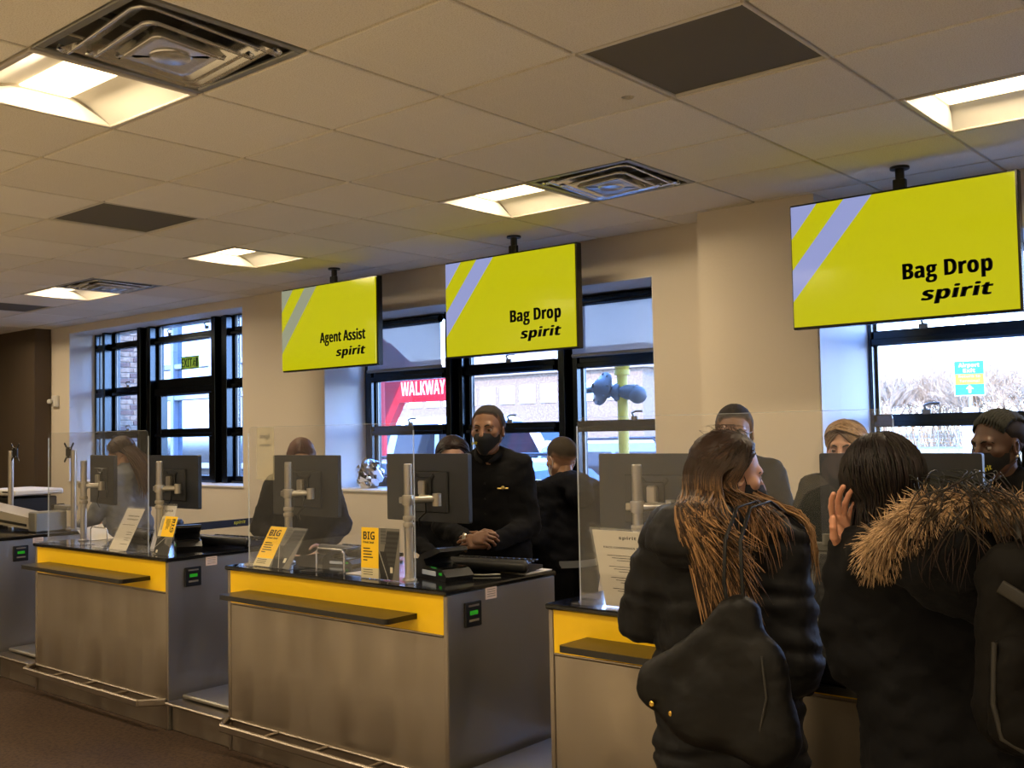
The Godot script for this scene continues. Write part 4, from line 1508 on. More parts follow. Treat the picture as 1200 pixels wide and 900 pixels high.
func guards_and_monitors() -> void:
	var lab := ["clear acrylic sneeze guard on the second counter, before the woman in grey", "clear acrylic sneeze guard on the middle counter", "clear acrylic sneeze guard on the counter of the two women"]
	var g0: Node3D
	for i in 3:
		var at := Vector3(PANE_X[i] + 0.625, TOP, -3.29)
		if g0:
			dup(g0, lab[i], at)
			continue
		g0 = thing("sneeze_guard", lab[0], "glass screen", at, 0.0, "clear acrylic sneeze guards")
		var m := MB.new()
		m.prism(rounded(1.25, 0.722, 0.03, true), xf(Vector3(0, 0.001, -0.003)), 0.006)
		obj("pane", m, M.acrylic, g0)
		m = MB.new()
		for s: float in [-1.0, 1.0]:
			m.box(Vector3(s * 0.6255, 0.345, 0), Vector3(0.0015, 0.69, 0.007))
		m.box(Vector3(0, 0.7235, 0), Vector3(1.19, 0.0015, 0.007))
		obj("polished_edge", m, M.acrylic_edge, g0)
		for s: float in [-1.0, 1.0]:
			m = MB.new()
			m.box(Vector3(s * 0.57, 0.003, 0.02), Vector3(0.11, 0.006, 0.09), 0.002)
			m.box(Vector3(s * 0.57, 0.02, 0.0055), Vector3(0.11, 0.04, 0.005), 0.001)
			obj("foot", m, M.holder, g0)
	# poles with an arm, and the monitors they carry (seen from behind)
	var spots := [
		[Vector3(-6.70, TOP, -3.45), Vector3(-6.72, 1.36, -3.60), "silver monitor pole at the left end of the second counter", "black monitor in front of the woman in grey, back turned"],
		[Vector3(-5.745, TOP, -3.44), Vector3(-5.835, 1.36, -3.60), "silver monitor pole at the right end of the second counter", "black monitor at the right end of the second counter, back turned"],
		[Vector3(-4.48, TOP, -3.44), Vector3(-4.53, 1.36, -3.60), "silver monitor pole at the left end of the middle counter", "black monitor at the left end of the middle counter, back turned"],
		[Vector3(-3.45, TOP, -3.33), Vector3(-3.59, 1.368, -3.60), "silver monitor pole beside the masked man at the middle counter", "black monitor hiding part of the masked man, back turned"],
		[Vector3(-2.268, TOP, -3.44), Vector3(-2.275, 1.367, -3.60), "silver monitor pole beside the woman in the puffer coat", "black monitor left of the woman in the puffer coat, back turned"],
		[Vector3(-1.36, TOP, -3.40), Vector3(-1.295, 1.367, -3.60), "silver monitor pole behind the head of the fur-hooded woman", "black monitor in front of the blonde agent, back turned"]]
	var p0: Node3D
	var m0: Node3D
	for s: Array in spots:
		if p0 == null:
			p0 = make_pole(s[2])
			m0 = make_monitor(s[3])
			p0.position = s[0]
			m0.position = s[1]
			m0.rotation.y = -0.22
		else:
			var pp := dup(p0, s[2], s[0])
			for ch in pp.get_children():
				if str(ch.name).begins_with("arm"):
					pp.remove_child(ch)
					ch.free()
			dup(m0, s[3], s[1])
		# the arm reaches from its pole to its monitor: each is its own
		var here: Node3D = get_child(get_child_count() - 2) if s[0] != spots[0][0] else p0
		var d: Vector3 = s[1] - s[0]
		var m := MB.new()
		var y := 0.368
		var el := Vector3(d.x * 0.3 + 0.11, y, d.z * 0.40 - 0.01)
		var v := Vector3(d.x, d.y + 0.008, d.z + 0.05)
		m.tube([Vector3(0, y, 0), el], [0.017, 0.014], 10)
		m.cyl(el + Vector3(0, -0.032, 0), el + Vector3(0, 0.026, 0), 0.021)
		m.tube([el, Vector3(v.x, y, v.z)], [0.014, 0.013], 10)
		m.box(Vector3(v.x, d.y, v.z - 0.012), Vector3(0.045, 0.07, 0.03), 0.006)
		obj("arm", m, M.pole, here)
	# bare mounts of the farthest counter
	for q: Array in [[Vector3(-8.58, TOP, -3.80), "silver pole with an empty black monitor mount at the far left edge"], [Vector3(-7.53, TOP, -3.80), "silver pole with an empty black monitor mount by the second counter"]]:
		var o := thing("mount_pole", q[1], "monitor mount", q[0], 0.0, "empty monitor mounts")
		var m := MB.new()
		m.cyl(Vector3.ZERO, Vector3(0, 0.60, 0), 0.021)
		m.box(Vector3(0, 0.008, 0), Vector3(0.09, 0.016, 0.09), 0.004)
		obj("pole", m, M.pole, o)
		m = MB.new()
		var sx: float = 0.075 if q[0].x < -8.0 else -0.075
		m.box(Vector3(sx, 0.582, 0), Vector3(0.085, 0.085, 0.012), 0.004)
		for a in 4:
			m.box(Vector3(sx, 0.582, 0) + Vector3(cos(PI / 4 + a * PI / 2), sin(PI / 4 + a * PI / 2), 0) * 0.072, Vector3(0.06, 0.018, 0.008), 0.003, Basis.from_euler(Vector3(0, 0, PI / 4 + a * PI / 2)))
		obj("mount_plate", m, M.plastic, o)
		m = MB.new()
		for a in 4:
			m.cyl(Vector3(sx, 0.582, 0.004) + Vector3(cos(PI / 4 + a * PI / 2), sin(PI / 4 + a * PI / 2), 0) * 0.045, Vector3(sx, 0.582, 0.009) + Vector3(cos(PI / 4 + a * PI / 2), sin(PI / 4 + a * PI / 2), 0) * 0.045, 0.006)
		obj("bolts", m, M.pole, o).set_meta("kind", "stuff")
		m = MB.new()
		m.tube([Vector3(0, 0.582, -0.005), Vector3(sx * 0.5, 0.582, -0.012)], 0.012, 8)
		obj("tilt_head", m, M.pole, o)

func make_pole(label: String) -> Node3D:
	var o := thing("monitor_pole", label, "monitor mount", Vector3.ZERO, 0.0, "silver monitor poles on the counters")
	var m := MB.new()
	m.lathe([Vector2(0.0, 0.0), Vector2(0.035, 0.0), Vector2(0.035, 0.008), Vector2(0.021, 0.014), Vector2(0.0205, 0.53), Vector2(0.017, 0.536), Vector2(0, 0.536)], xf(Vector3.ZERO), 18)
	obj("pole", m, M.pole, o)
	m = MB.new()
	m.lathe([Vector2(0.021, 0.345), Vector2(0.028, 0.347), Vector2(0.029, 0.39), Vector2(0.021, 0.392)], xf(Vector3.ZERO), 18)
	m.box(Vector3(-0.03, 0.368, 0.01), Vector3(0.03, 0.03, 0.02), 0.004)
	obj("collar", m, M.pole, o)
	m = MB.new()
	for y: float in [0.245, 0.275]:
		m.lathe([Vector2(0.021, y), Vector2(0.027, y + 0.002), Vector2(0.027, y + 0.02), Vector2(0.021, y + 0.022)], xf(Vector3.ZERO), 18)
	obj("cable_ring", m, M.beige_metal, o)
	return o

func make_monitor(label: String) -> Node3D:
	var o := thing("monitor", label, "monitor", Vector3.ZERO, 0.0, "black monitors on the counters")
	var m := MB.new()
	m.prism(rounded(0.56, 0.33, 0.008), xf(Vector3(0, -0.165, -0.012)), 0.024)
	obj("case", m, M.monitor, o)
	m = MB.new()
	m.box(Vector3(0, -0.02, 0.016), Vector3(0.30, 0.20, 0.012), 0.005)
	obj("rear_bulge", m, M.monitor, o)
	m = MB.new()
	m.box(Vector3(0, 0.0, 0.027), Vector3(0.10, 0.10, 0.010), 0.003)
	for a in 4:
		m.box(Vector3(cos(PI / 4 + a * PI / 2), sin(PI / 4 + a * PI / 2), 0) * 0.07 + Vector3(0, 0, 0.026), Vector3(0.04, 0.02, 0.006), 0.002, Basis.from_euler(Vector3(0, 0, PI / 4 + a * PI / 2)))
	obj("mount_plate", m, M.plastic, o)
	m = MB.new()
	m.tube([Vector3(0.01, -0.05, 0.03), Vector3(0.02, -0.12, 0.04), Vector3(-0.03, -0.15, 0.035), Vector3(-0.05, -0.19, 0.01)], 0.005, 6)
	obj("cable", m, M.plastic, o)
	obj("display", bx(Vector3(0, 0, -0.0125), Vector3(0.54, 0.305, 0.002)), M.plastic_gloss, o)
	return o

# ---------------------------------------------------------------- what lies on the counters
# the seat picture of the leaflets is print: drawn into a small picture
func seat_print() -> StandardMaterial3D:
	var w := 96
	var im := Image.create(w, w, false, Image.FORMAT_RGB8)
	for y in w:
		for x in w:
			var u := x / float(w)
			var v := y / float(w)
			var c := Color(0.44, 0.43, 0.40)
			if absf(u - 0.72 + v * 0.35) < 0.30 and v > 0.05:
				c = Color(0.17, 0.17, 0.17) * (0.8 + 0.5 * absf(sin(v * 34.0)))
			if absf(u - 0.22) < 0.13 and absf(v - 0.16) < 0.15:
				c = Color(0.32, 0.32, 0.31) * (0.8 + 0.4 * absf(sin(v * 50.0)))
			if v > 0.45 and u < 0.75 and absf(u - 0.1 - (v - 0.45) * 0.5) < 0.24:
				c = Color(0.10, 0.10, 0.10) * (0.8 + 0.6 * absf(sin((u + v) * 26.0)))
			if v > 0.45 and absf(u - 0.02 - (v - 0.45) * 0.82) < 0.022:
				c = Color(0.6, 0.6, 0.58)
			if absf(u - 0.62) < 0.06 and absf(v - 0.80) < 0.06:
				c = Color(0.82, 0.80, 0.72)
			im.set_pixel(x, y, c)
	var m := mt("seat_print", "ffffff", 0.5)
	m.albedo_texture = ImageTexture.create_from_image(im)
	return m

# a leaflet in a clear stand: yellow left, picture right; origin at its foot, tilt leans it back
func leaflet(at: Vector3, w: float, h: float, yaw: float, tilt: float, label: String, roll := 0.0) -> Node3D:
	var o := thing("leaflet", label, "leaflet", at, yaw, "leaflets that read BIG")
	var f := Transform3D(Basis.from_euler(Vector3(-tilt, 0, 0)), Vector3(0, 0.004, 0))
	if roll != 0.0:
		f = f * Transform3D(Basis.from_euler(Vector3(0, 0, roll)), Vector3(w * 0.36, h * 0.62, 0))
	var yw := w * 0.46
	var back := MB.new()
	back.add(bx(Vector3(0, h / 2, -0.003), Vector3(w + 0.01, h + 0.008, 0.003)), f)
	if roll == 0.0:
		back.add(bx(Vector3(0, 0.003, -0.05), Vector3(w + 0.01, 0.003, 0.11)), xf(Vector3.ZERO))
	obj("clear_stand", back, M.holder, o)
	var a := MB.new()
	a.add(bx(Vector3(-w / 2 + yw / 2, h / 2 + h * 0.1, 0), Vector3(yw, h * 0.8, 0.0016)), f)
	obj("yellow_field", a, M.card_yellow, o)
	a = MB.new()
	a.add(bx(Vector3(-w / 2 + yw / 2, h * 0.1, 0), Vector3(yw, h * 0.2, 0.0016)), f)
	obj("cream_field", a, M.cream, o)
	a = MB.new()
	a.box(Vector3.ZERO, Vector3(0.001, 0.001, 0.001))
	a = MB.new()
	var c0 := Vector3(-w / 2 + yw, 0, 0)
	a.face([f * c0, f * (c0 + Vector3(w - yw, 0, 0)), f * (c0 + Vector3(w - yw, h, 0)), f * (c0 + Vector3(0, h, 0))], f.basis.z, [Vector2(0, 1), Vector2(1, 1), Vector2(1, 0), Vector2(0, 0)])
	c0.z = -0.0014
	a.face([f * c0, f * (c0 + Vector3(w - yw, 0, 0)), f * (c0 + Vector3(w - yw, h, 0)), f * (c0 + Vector3(0, h, 0))], -f.basis.z, [Vector2(0, 1), Vector2(1, 1), Vector2(1, 0), Vector2(0, 0)])
	obj("picture", a, M.seat_print, o)
	var t := MB.new()
	text(t, "BIG", f * xf(Vector3(-w / 2 + yw * 0.12, h * 0.76, 0.001)), h * 0.155, yw * 0.66, 0, true, 0, 0.0008)
	text(t, "Front Seat", f * xf(Vector3(-w / 2 + yw * 0.12, h * 0.685, 0.001)), h * 0.042, yw * 0.62, 0, true, 0, 0.0008)
	for i in 5:
		t.add(bx(Vector3(-w / 2 + yw * (0.12 + [0.2, 0.26, 0.24, 0.28, 0.12][i]), h * (0.585 - 0.058 * i), 0.001), Vector3(yw * [0.4, 0.52, 0.48, 0.56, 0.24][i], h * 0.022, 0.0006)), f)
	for i in 3:
		t.add(bx(Vector3(-w / 2 + yw * 0.4, h * (0.165 - 0.045 * i), 0.001), Vector3(yw * 0.55, h * 0.012, 0.0006)), f)
	obj("print", t, M.print, o).set_meta("kind", "stuff")
	return o

func sheet_sign(at: Vector3, w: float, h: float, yaw: float, tilt: float, lines: Array, label: String) -> Node3D:
	var o := thing("notice", label, "notice", at, yaw)
	var f := Transform3D(Basis.from_euler(Vector3(-tilt, 0, 0)), Vector3(0, 0.004, 0))
	var a := MB.new()
	a.add(bx(Vector3(0, h / 2, 0), Vector3(w, h, 0.002)), f)
	obj("sheet", a, M.paper, o)
	a = MB.new()
	a.add(bx(Vector3(0, h / 2 + 0.003, 0.0035), Vector3(w + 0.016, h + 0.016, 0.002)), f)
	a.add(bx(Vector3(0, 0.002, 0.03), Vector3(w + 0.016, 0.003, 0.07)), xf(Vector3.ZERO))
	obj("clear_stand", a, M.holder, o)
	a = MB.new()
	for l: Array in lines:     # text or "", x, y, height, width (fractions of the sheet)
		if l[0] == "":
			a.add(bx(Vector3(l[1] * w, l[2] * h, 0.0013), Vector3(l[4] * w, l[3] * h, 0.0006)), f)
		else:
			text(a, l[0], f * xf(Vector3(l[1] * w, l[2] * h, 0.001)), l[3] * h, l[4] * w, 0.15 if l[0] == "spirit" else 0.0, true, 1, 0.0008)
	obj("print", a, M.print, o).set_meta("kind", "stuff")
	return o

func counter_things() -> void:
	seat_print()
	var y := TOP
	# leaflets and notices
	leaflet(Vector3(-4.40, y, -3.262), 0.30, 0.225, 0.0, 0.55, "yellow BIG leaflet leaning back at the left end of the middle counter")
	leaflet(Vector3(-3.585, y, -3.272), 0.245, 0.235, 0.05, 0.02, "yellow BIG leaflet standing upright by the pole on the middle counter")
	leaflet(Vector3(-5.62, y, -3.262), 0.26, 0.15, 0.05, 0.30, "yellow BIG leaflet turned on its side on the second counter", -PI / 2)
	var lf := leaflet(Vector3(-1.50, y, -3.265), 0.26, 0.26, 0.0, 0.12, "yellow BIG leaflet in a clamped stand between the two women")
	var m := MB.new()
	m.box(Vector3(0.02, 0.272, -0.035), Vector3(0.22, 0.03, 0.02), 0.004)
	m.cyl(Vector3(0.07, 0.28, -0.03), Vector3(0.07, 0.315, -0.03), 0.014)
	obj("clamp", m, M.grey_metal, lf)
	sheet_sign(Vector3(-5.92, y, -3.262), 0.20, 0.27, 0.0, 0.48, [["Need same", 0.08, 0.80, 0.035, 0.62], ["assistance?", 0.08, 0.72, 0.035, 0.62], ["", 0.25, 0.42, 0.012, 0.3], ["", 0.25, 0.37, 0.012, 0.3], ["", 0.25, 0.29, 0.012, 0.34], ["", 0.25, 0.24, 0.012, 0.26], ["", 0.2, 0.14, 0.012, 0.4], ["", 0.0, 0.60, 0.01, 0.7]], "white notice asking about assistance in a clear stand on the second counter")
	sheet_sign(Vector3(-5.70, y, -3.40), 0.17, 0.27, 0.0, 0.3, [["spirit", 0.1, 0.86, 0.05, 0.5]], "white notice standing behind the sideways leaflet on the second counter")
	var ls := [["spirit", 0.0, 0.895, 0.038, 0.25], ["FACE COVERINGS REQUIRED", 0.0, 0.775, 0.024, 0.74]]
	for k in 4:
		for i in 3:
			ls.append(["", 0.0, 0.68 - k * 0.145 - i * 0.032, 0.008, 0.68 - 0.13 * i])
	sheet_sign(Vector3(-2.15, y, -3.262), 0.31, 0.305, 0.0, -0.26, ls, "white notice about face coverings in a clear stand beside the puffer coat")
	# a sheet taped behind the middle guard, its print seen through from the back
	var sh := thing("taped_sheet", "pale sheet taped to the middle sneeze guard, its lettering seen reversed", "notice", Vector3(-4.485, 1.405, -3.297))
	obj("sheet", bx(Vector3(0, 0.137, -0.001), Vector3(0.15, 0.275, 0.001)), M.sheet_film, sh)
	m = MB.new()
	text(m, "Agent", Transform3D(Basis(Vector3(-1, 0, 0), Vector3(0, 1, 0), Vector3(0, 0, 1)), Vector3(0, 0.215, -0.0002)), 0.024, 0.09, 0, true, 1, 0.0006)
	text(m, "Assistance", Transform3D(Basis(Vector3(-1, 0, 0), Vector3(0, 1, 0), Vector3(0, 0, 1)), Vector3(0, 0.175, -0.0002)), 0.014, 0.09, 0, true, 1, 0.0006)
	obj("print", m, M.print_grey, sh)
	# wire loops on clear feet
	for q: Array in [[Vector3(-6.33, y, -3.36), "bent chrome wire loop at the left of the second counter"], [Vector3(-4.01, y, -3.33), "bent chrome wire loop in the middle of the middle counter"]]:
		var o := thing("wire_loop", q[1], "stand", q[0], 0.0, "chrome wire loops")
		m = MB.new()
		m.tube([Vector3(-0.105, 0.003, 0), Vector3(-0.105, 0.095, 0), Vector3(-0.09, 0.112, 0), Vector3(0.09, 0.112, 0), Vector3(0.105, 0.095, 0), Vector3(0.105, 0.003, 0)], 0.0045, 8)
		obj("wire", m, M.polished, o)
		m = MB.new()
		m.box(Vector3(-0.105, 0.003, 0.03), Vector3(0.10, 0.006, 0.07), 0.002)
		m.box(Vector3(0.105, 0.003, 0.0), Vector3(0.04, 0.006, 0.05), 0.002)
		obj("foot", m, M.holder, o)
	# document readers: a housing with an open mouth
	var r0 := reader("black document reader with a bright slot at the right end of the second counter")
	r0.position = Vector3(-5.66, y, -3.58)
	r0.rotation.y = -0.5
	dup(r0, "black document reader holding something green beside the masked man", Vector3(-3.40, y, -3.50), -0.25)
	dup(r0, "small black document reader behind the wire loop on the middle counter", Vector3(-4.17, y, -3.55), 0.15).scale = Vector3(0.72, 0.62, 0.72)
	for q: Array in [[Vector3(-3.405, y + 0.045, -3.44), 0.09, "green cylinder inside the document reader by the masked man"], [Vector3(-4.06, y + 0.022, -3.63), 0.12, "green marker lying on the middle counter"]]:
		var o := thing("green_marker", q[2], "marker", q[0], -0.2, "")
		m = MB.new()
		m.tube([Vector3(-q[1] / 2, 0, 0), Vector3(-q[1] / 2 + 0.008, 0, 0), Vector3(q[1] / 2 - 0.01, 0, 0), Vector3(q[1] / 2, 0, 0)], [0.008, 0.012, 0.012, 0.006], 10)
		obj("barrel", m, M.green, o)
		obj("end_cap", bx(Vector3(q[1] / 2 + 0.006, 0, 0), Vector3(0.014, 0.012, 0.012), 0.004), M.print_grey, o)
		if q[1] > 0.1:
			o.position.y = y + 0.012
	# keyboards with a wrist rest
	var k0 := keyboard("black keyboard with wrist rest in front of the masked man")
	k0.position = Vector3(-3.36, y, -3.80)
	k0.rotation.y = 0.18
	dup(k0, "black keyboard at the right end of the second counter", Vector3(-5.52, y, -3.80), 0.1)
	dup(k0, "black keyboard at the left half of the middle counter", Vector3(-4.33, y, -3.82), 0.0)
	dup(k0, "black keyboard before the woman in grey", Vector3(-6.45, y, -3.74), -0.1)
	# loose things
	m = MB.new()
	var rows := []
	for i in 7:
		var u := i / 6.0
		rows.append([Vector3(-0.10 + u * 0.2, 0.002 + 0.09 * pow(1.0 - u, 2.2), -0.09), Vector3(-0.10 + u * 0.2, 0.002 + 0.06 * pow(1.0 - u, 2.2), 0.09)])
	m.sheet(rows)
	solo("paper_sheet", m, M.paper, "curled white sheet of paper at the left end of the second counter", "paper", "", Vector3(-6.73, y, -3.56))
	m = MB.new()
	m.box(Vector3(0, 0.002, 0), Vector3(0.21, 0.003, 0.15), 0.0)
	solo("paper_slip", m, M.paper, "white paper slip lying on the middle counter under the upright leaflet", "paper", "", Vector3(-3.78, y, -3.40))
	m = MB.new()
	m.box(Vector3(0, 0.002, 0), Vector3(0.16, 0.003, 0.20), 0.0)
	solo("paper_slip", m, M.paper, "white paper slip at the back corner of the middle counter", "paper", "", Vector3(-3.20, y, -3.87))
	var cb := MB.new()
	cb.tube([Vector3(-0.12, 0.006, 0.05), Vector3(-0.02, 0.006, 0.02), Vector3(0.08, 0.006, 0.04), Vector3(0.16, 0.006, 0.0), Vector3(0.22, 0.006, -0.06)], 0.004, 6)
	solo("reader_cable", cb, M.grey_metal, "thin cable lying between the reader and keyboard on the middle counter", "cable", "", Vector3(-3.42, y, -3.62))
	# far left: printer arm, tray, tissue
	var pa := thing("printer_arm", "long beige metal printer housing on the far left counter", "printer", Vector3(-8.15, y, -3.66))
	m = MB.new()
	m.prism([Vector2(-0.62, 0.03), Vector2(0.44, 0.0), Vector2(0.44, 0.085), Vector2(-0.55, 0.155), Vector2(-0.62, 0.155)], xf(Vector3(0, 0.02, -0.11)), 0.22)
	obj("housing", m, M.beige_metal, pa)
	obj("end_block", bx(Vector3(0.50, 0.075, 0), Vector3(0.12, 0.15, 0.24), 0.01), M.grey_metal, pa)
	m = MB.new()
	m.prism([Vector2(-0.5, 0.05), Vector2(0.40, 0.018), Vector2(0.40, 0.036), Vector2(-0.5, 0.075)], xf(Vector3(0, 0.02, 0.1101)), 0.004)
	obj("dark_slot", m, M.plastic, pa)
	obj("post", bx(Vector3(-0.66, 0.12, 0), Vector3(0.12, 0.24, 0.16), 0.01), M.beige_metal, pa)
	var br := thing("bracket_arm", "flat grey bracket arm reaching from the mount pole on the far counter", "bracket", Vector3(-7.66, 1.125, -3.80))
	obj("arm", bx(Vector3(0.0, 0, 0), Vector3(0.24, 0.035, 0.08), 0.006), M.grey_metal, br)
	obj("end_pad", bx(Vector3(-0.115, 0, 0), Vector3(0.03, 0.05, 0.10), 0.008), M.plastic, br)
	var tr := thing("white_tray", "white tray on a black stand at the far left edge", "tray", Vector3(-9.35, 0, -4.25))
	obj("stand", bx(Vector3(0, 0.57, 0), Vector3(0.46, 1.14, 0.40), 0.01), M.plastic, tr)
	obj("tray", bx(Vector3(0, 1.185, 0), Vector3(0.62, 0.05, 0.44), 0.012), M.white_plastic, tr)
	obj("slot", bx(Vector3(0.16, 1.19, 0.221), Vector3(0.14, 0.012, 0.004)), M.plastic, tr)
	m = MB.new()
	crumple(m, Vector3(0, 0.035, 0), Vector3(0.05, 0.04, 0.04), 0.25, 12)
	solo("tissue", m, M.cream, "crumpled yellowish tissue on the far left counter", "tissue", "", Vector3(-8.35, y, -3.45))
	# foil on the sill
	m = MB.new()
	crumple(m, Vector3(0, 0.108, 0), Vector3(0.125, 0.115, 0.10), 0.07, 24)
	solo("foil_bundle", m, M.foil, "crumpled shiny silver foil bundle on the window sill", "foil", "", Vector3(-6.235, 1.205, -5.59))
	# belt barrier behind the second counter
	var bb := thing("belt_barrier", "black retractable belt barrier with yellow lettering behind the second counter", "barrier", Vector3(-6.55, 0, -4.06))
	for z: float in [0.0, -0.74]:
		m = MB.new()
		m.lathe([Vector2(0, 0), Vector2(0.16, 0), Vector2(0.16, 0.012), Vector2(0.05, 0.03), Vector2(0.03, 0.04), Vector2(0.03, 0.92), Vector2(0.042, 0.93), Vector2(0.045, 1.04), Vector2(0.03, 1.06), Vector2(0, 1.06)], xf(Vector3(0, 0, z)), 20)
		obj("post", m, M.plastic, bb)
	obj("belt", bx(Vector3(0.0, 0.995, -0.37), Vector3(0.004, 0.055, 0.66)), M.belt, bb)
	m = MB.new()
	for z: float in [-0.12, -0.52]:
		text(m, "spirit", Transform3D(Basis(Vector3(0, 0, -1), Vector3(0, 1, 0), Vector3(1, 0, 0)), Vector3(0.0022, 0.988, z)), 0.022, 0.10, 0.2, true, 1, 0.001)
	obj("lettering", m, M.belt_print, bb)
	# slack black bag on the shelf between the two women
	var bg := thing("shelf_bag", "slack black bag lying on the counter shelf between the two women", "bag", Vector3(-1.36, 0.8455, -3.10))
	var s := SDF.new(Vector3(-0.3, -0.06, -0.16), Vector3(0.3, 0.2, 0.16), 0.012)
	s.cap(Vector3(-0.18, 0.035, 0.02), Vector3(0.18, 0.035, 0.02), 0.055, 0.06, 0.05, Vector3.BACK, 1.0)
	s.ell(Vector3(0.02, 0.05, 0.01), Vector3(0.17, 0.06, 0.085), 0.04)
	s.cap(Vector3(-0.05, 0.09, 0), Vector3(0.12, 0.085, 0), 0.02, 0.025, 0.03)
	m = MB.new()
	var cut := s.skin(noise, 0.012)
	for i in cut[0].size():
		cut[0][i].y = maxf(cut[0][i].y, 0.0)
	m.skin(cut, xf(Vector3.ZERO))
	obj("body", m, M.leather, bg)
	m = MB.new()
	m.tube([Vector3(0.16, 0.06, 0.08), Vector3(0.20, 0.03, 0.11), Vector3(0.215, -0.06, 0.115), Vector3(0.22, -0.14, 0.12), Vector3(0.25, -0.19, 0.12), Vector3(0.28, -0.20, 0.12)], 0.008, 8)
	obj("strap", m, M.leather, bg)
	obj("strap_clip", bx(Vector3(0.285, -0.205, 0.12), Vector3(0.03, 0.02, 0.014), 0.004), M.pole, bg)

func reader(label: String) -> Node3D:
	var o := thing("document_reader", label, "scanner", Vector3.ZERO, 0.0, "black document readers")
	var m := MB.new()
	# side outline with a mouth, pushed across
	m.prism([Vector2(-0.13, 0.0), Vector2(0.14, 0.0), Vector2(0.15, 0.02), Vector2(0.11, 0.05), Vector2(0.02, 0.05), Vector2(-0.03, 0.06), Vector2(-0.05, 0.085), Vector2(0.02, 0.105), Vector2(0.10, 0.13), Vector2(0.09, 0.145), Vector2(0.05, 0.145), Vector2(-0.08, 0.105), Vector2(-0.14, 0.05)], xf(Vector3(0, 0, -0.075)), 0.15)
	obj("housing", m, M.plastic, o)
	m = MB.new()
	m.box(Vector3(0.03, 0.054, 0), Vector3(0.15, 0.006, 0.13), 0.002)
	obj("glass_bed", m, M.plastic_gloss, o)
	m = MB.new()
	m.box(Vector3(0.0, 0.028, 0.0765), Vector3(0.12, 0.022, 0.004), 0.002)
	obj("bright_slot", m, M.led_white, o)
	m = MB.new()
	m.box(Vector3(0.10, 0.030, 0.0765), Vector3(0.022, 0.012, 0.004), 0.001)
	obj("status_lamp", m, M.led_green, o)
	m = MB.new()
	m.tube([Vector3(-0.13, 0.03, 0), Vector3(-0.19, 0.05, -0.02), Vector3(-0.22, 0.02, -0.06), Vector3(-0.24, 0.006, -0.1)], 0.005, 6)
	obj("cord", m, M.plastic, o)
	return o

func keyboard(label: String) -> Node3D:
	var o := thing("keyboard", label, "keyboard", Vector3.ZERO, 0.0, "black keyboards on the counters")
	var m := MB.new()
	m.prism([Vector2(-0.09, 0.0), Vector2(0.09, 0.0), Vector2(0.09, 0.018), Vector2(-0.09, 0.04)], Transform3D(Basis(Vector3(0, 0, -1), Vector3(0, 1, 0), Vector3(1, 0, 0)), Vector3(-0.235, 0.012, 0.0)), 0.47)
	obj("base", m, M.plastic, o)
	m = MB.new()
	m.tube([Vector3(-0.25, 0.038, 0.085), Vector3(-0.24, 0.04, 0.085), Vector3(0.24, 0.04, 0.085), Vector3(0.25, 0.038, 0.085)], [0.015, 0.030, 0.030, 0.015], 12)
	obj("rear_ridge", m, M.plastic, o)
	m = MB.new()
	var bs := Basis.from_euler(Vector3(-0.12, 0, 0))
	for r in 4:
		for c in 14:
			m.box(Vector3(-0.208 + c * 0.032, 0.048 - 0.0 + (r - 1.5) * 0.0035, 0.035 - 0.035 * r + 0.01), Vector3(0.026, 0.010, 0.026), 0.003, bs)
	obj("keys", m, M.plastic, o).set_meta("kind", "stuff")
	m = MB.new()
	for s: float in [-1.0, 1.0]:
		m.box(Vector3(0.2 * s, 0.006, 0.0), Vector3(0.03, 0.012, 0.12), 0.003)
	obj("foot", m, M.plastic_gloss, o)
	return o

# a ball of flat creased facets
func crumple(m: MB, ct: Vector3, r: Vector3, amp: float, n: int) -> void:
	var g := RandomNumberGenerator.new()
	g.seed = n
	var pts := []
	var k := n
	for i in k / 2 + 1:
		var row := []
		for j in k:
			var e := -PI / 2 + PI * i / (k / 2)
			var a := TAU * (j + g.randf_range(-0.35, 0.35)) / k
			var d := Vector3(cos(e) * cos(a), sin(e), cos(e) * sin(a))
			var f := 1.0 + g.randf_range(-amp, amp) + noise.get_noise_3dv(d * 0.30) * 0.34
			row.append(ct + d * r * f)
		pts.append(row)
	for i in k / 2:
		for j in k:
			var a: Vector3 = pts[i][j]
			var b: Vector3 = pts[i][(j + 1) % k]
			var c: Vector3 = pts[i + 1][(j + 1) % k]
			var d: Vector3 = pts[i + 1][j]
			for t: Array in [[a, b, c], [a, c, d]]:
				var nn: Vector3 = (t[1] - t[0]).cross(t[2] - t[0]).normalized()
				if nn == Vector3.ZERO:
					continue
				if nn.dot(t[0] + t[1] + t[2] - ct * 3) < 0:
					nn = -nn
				m.face(t, nn)

# ---------------------------------------------------------------- people
# A figure stands at its own origin and looks along +z; +x is its left side. Joints are laid out for 1.75 m and scaled.
var head_skin: Array
var hand_skin := {}
const LIP := Color(0.62, 0.42, 0.40)

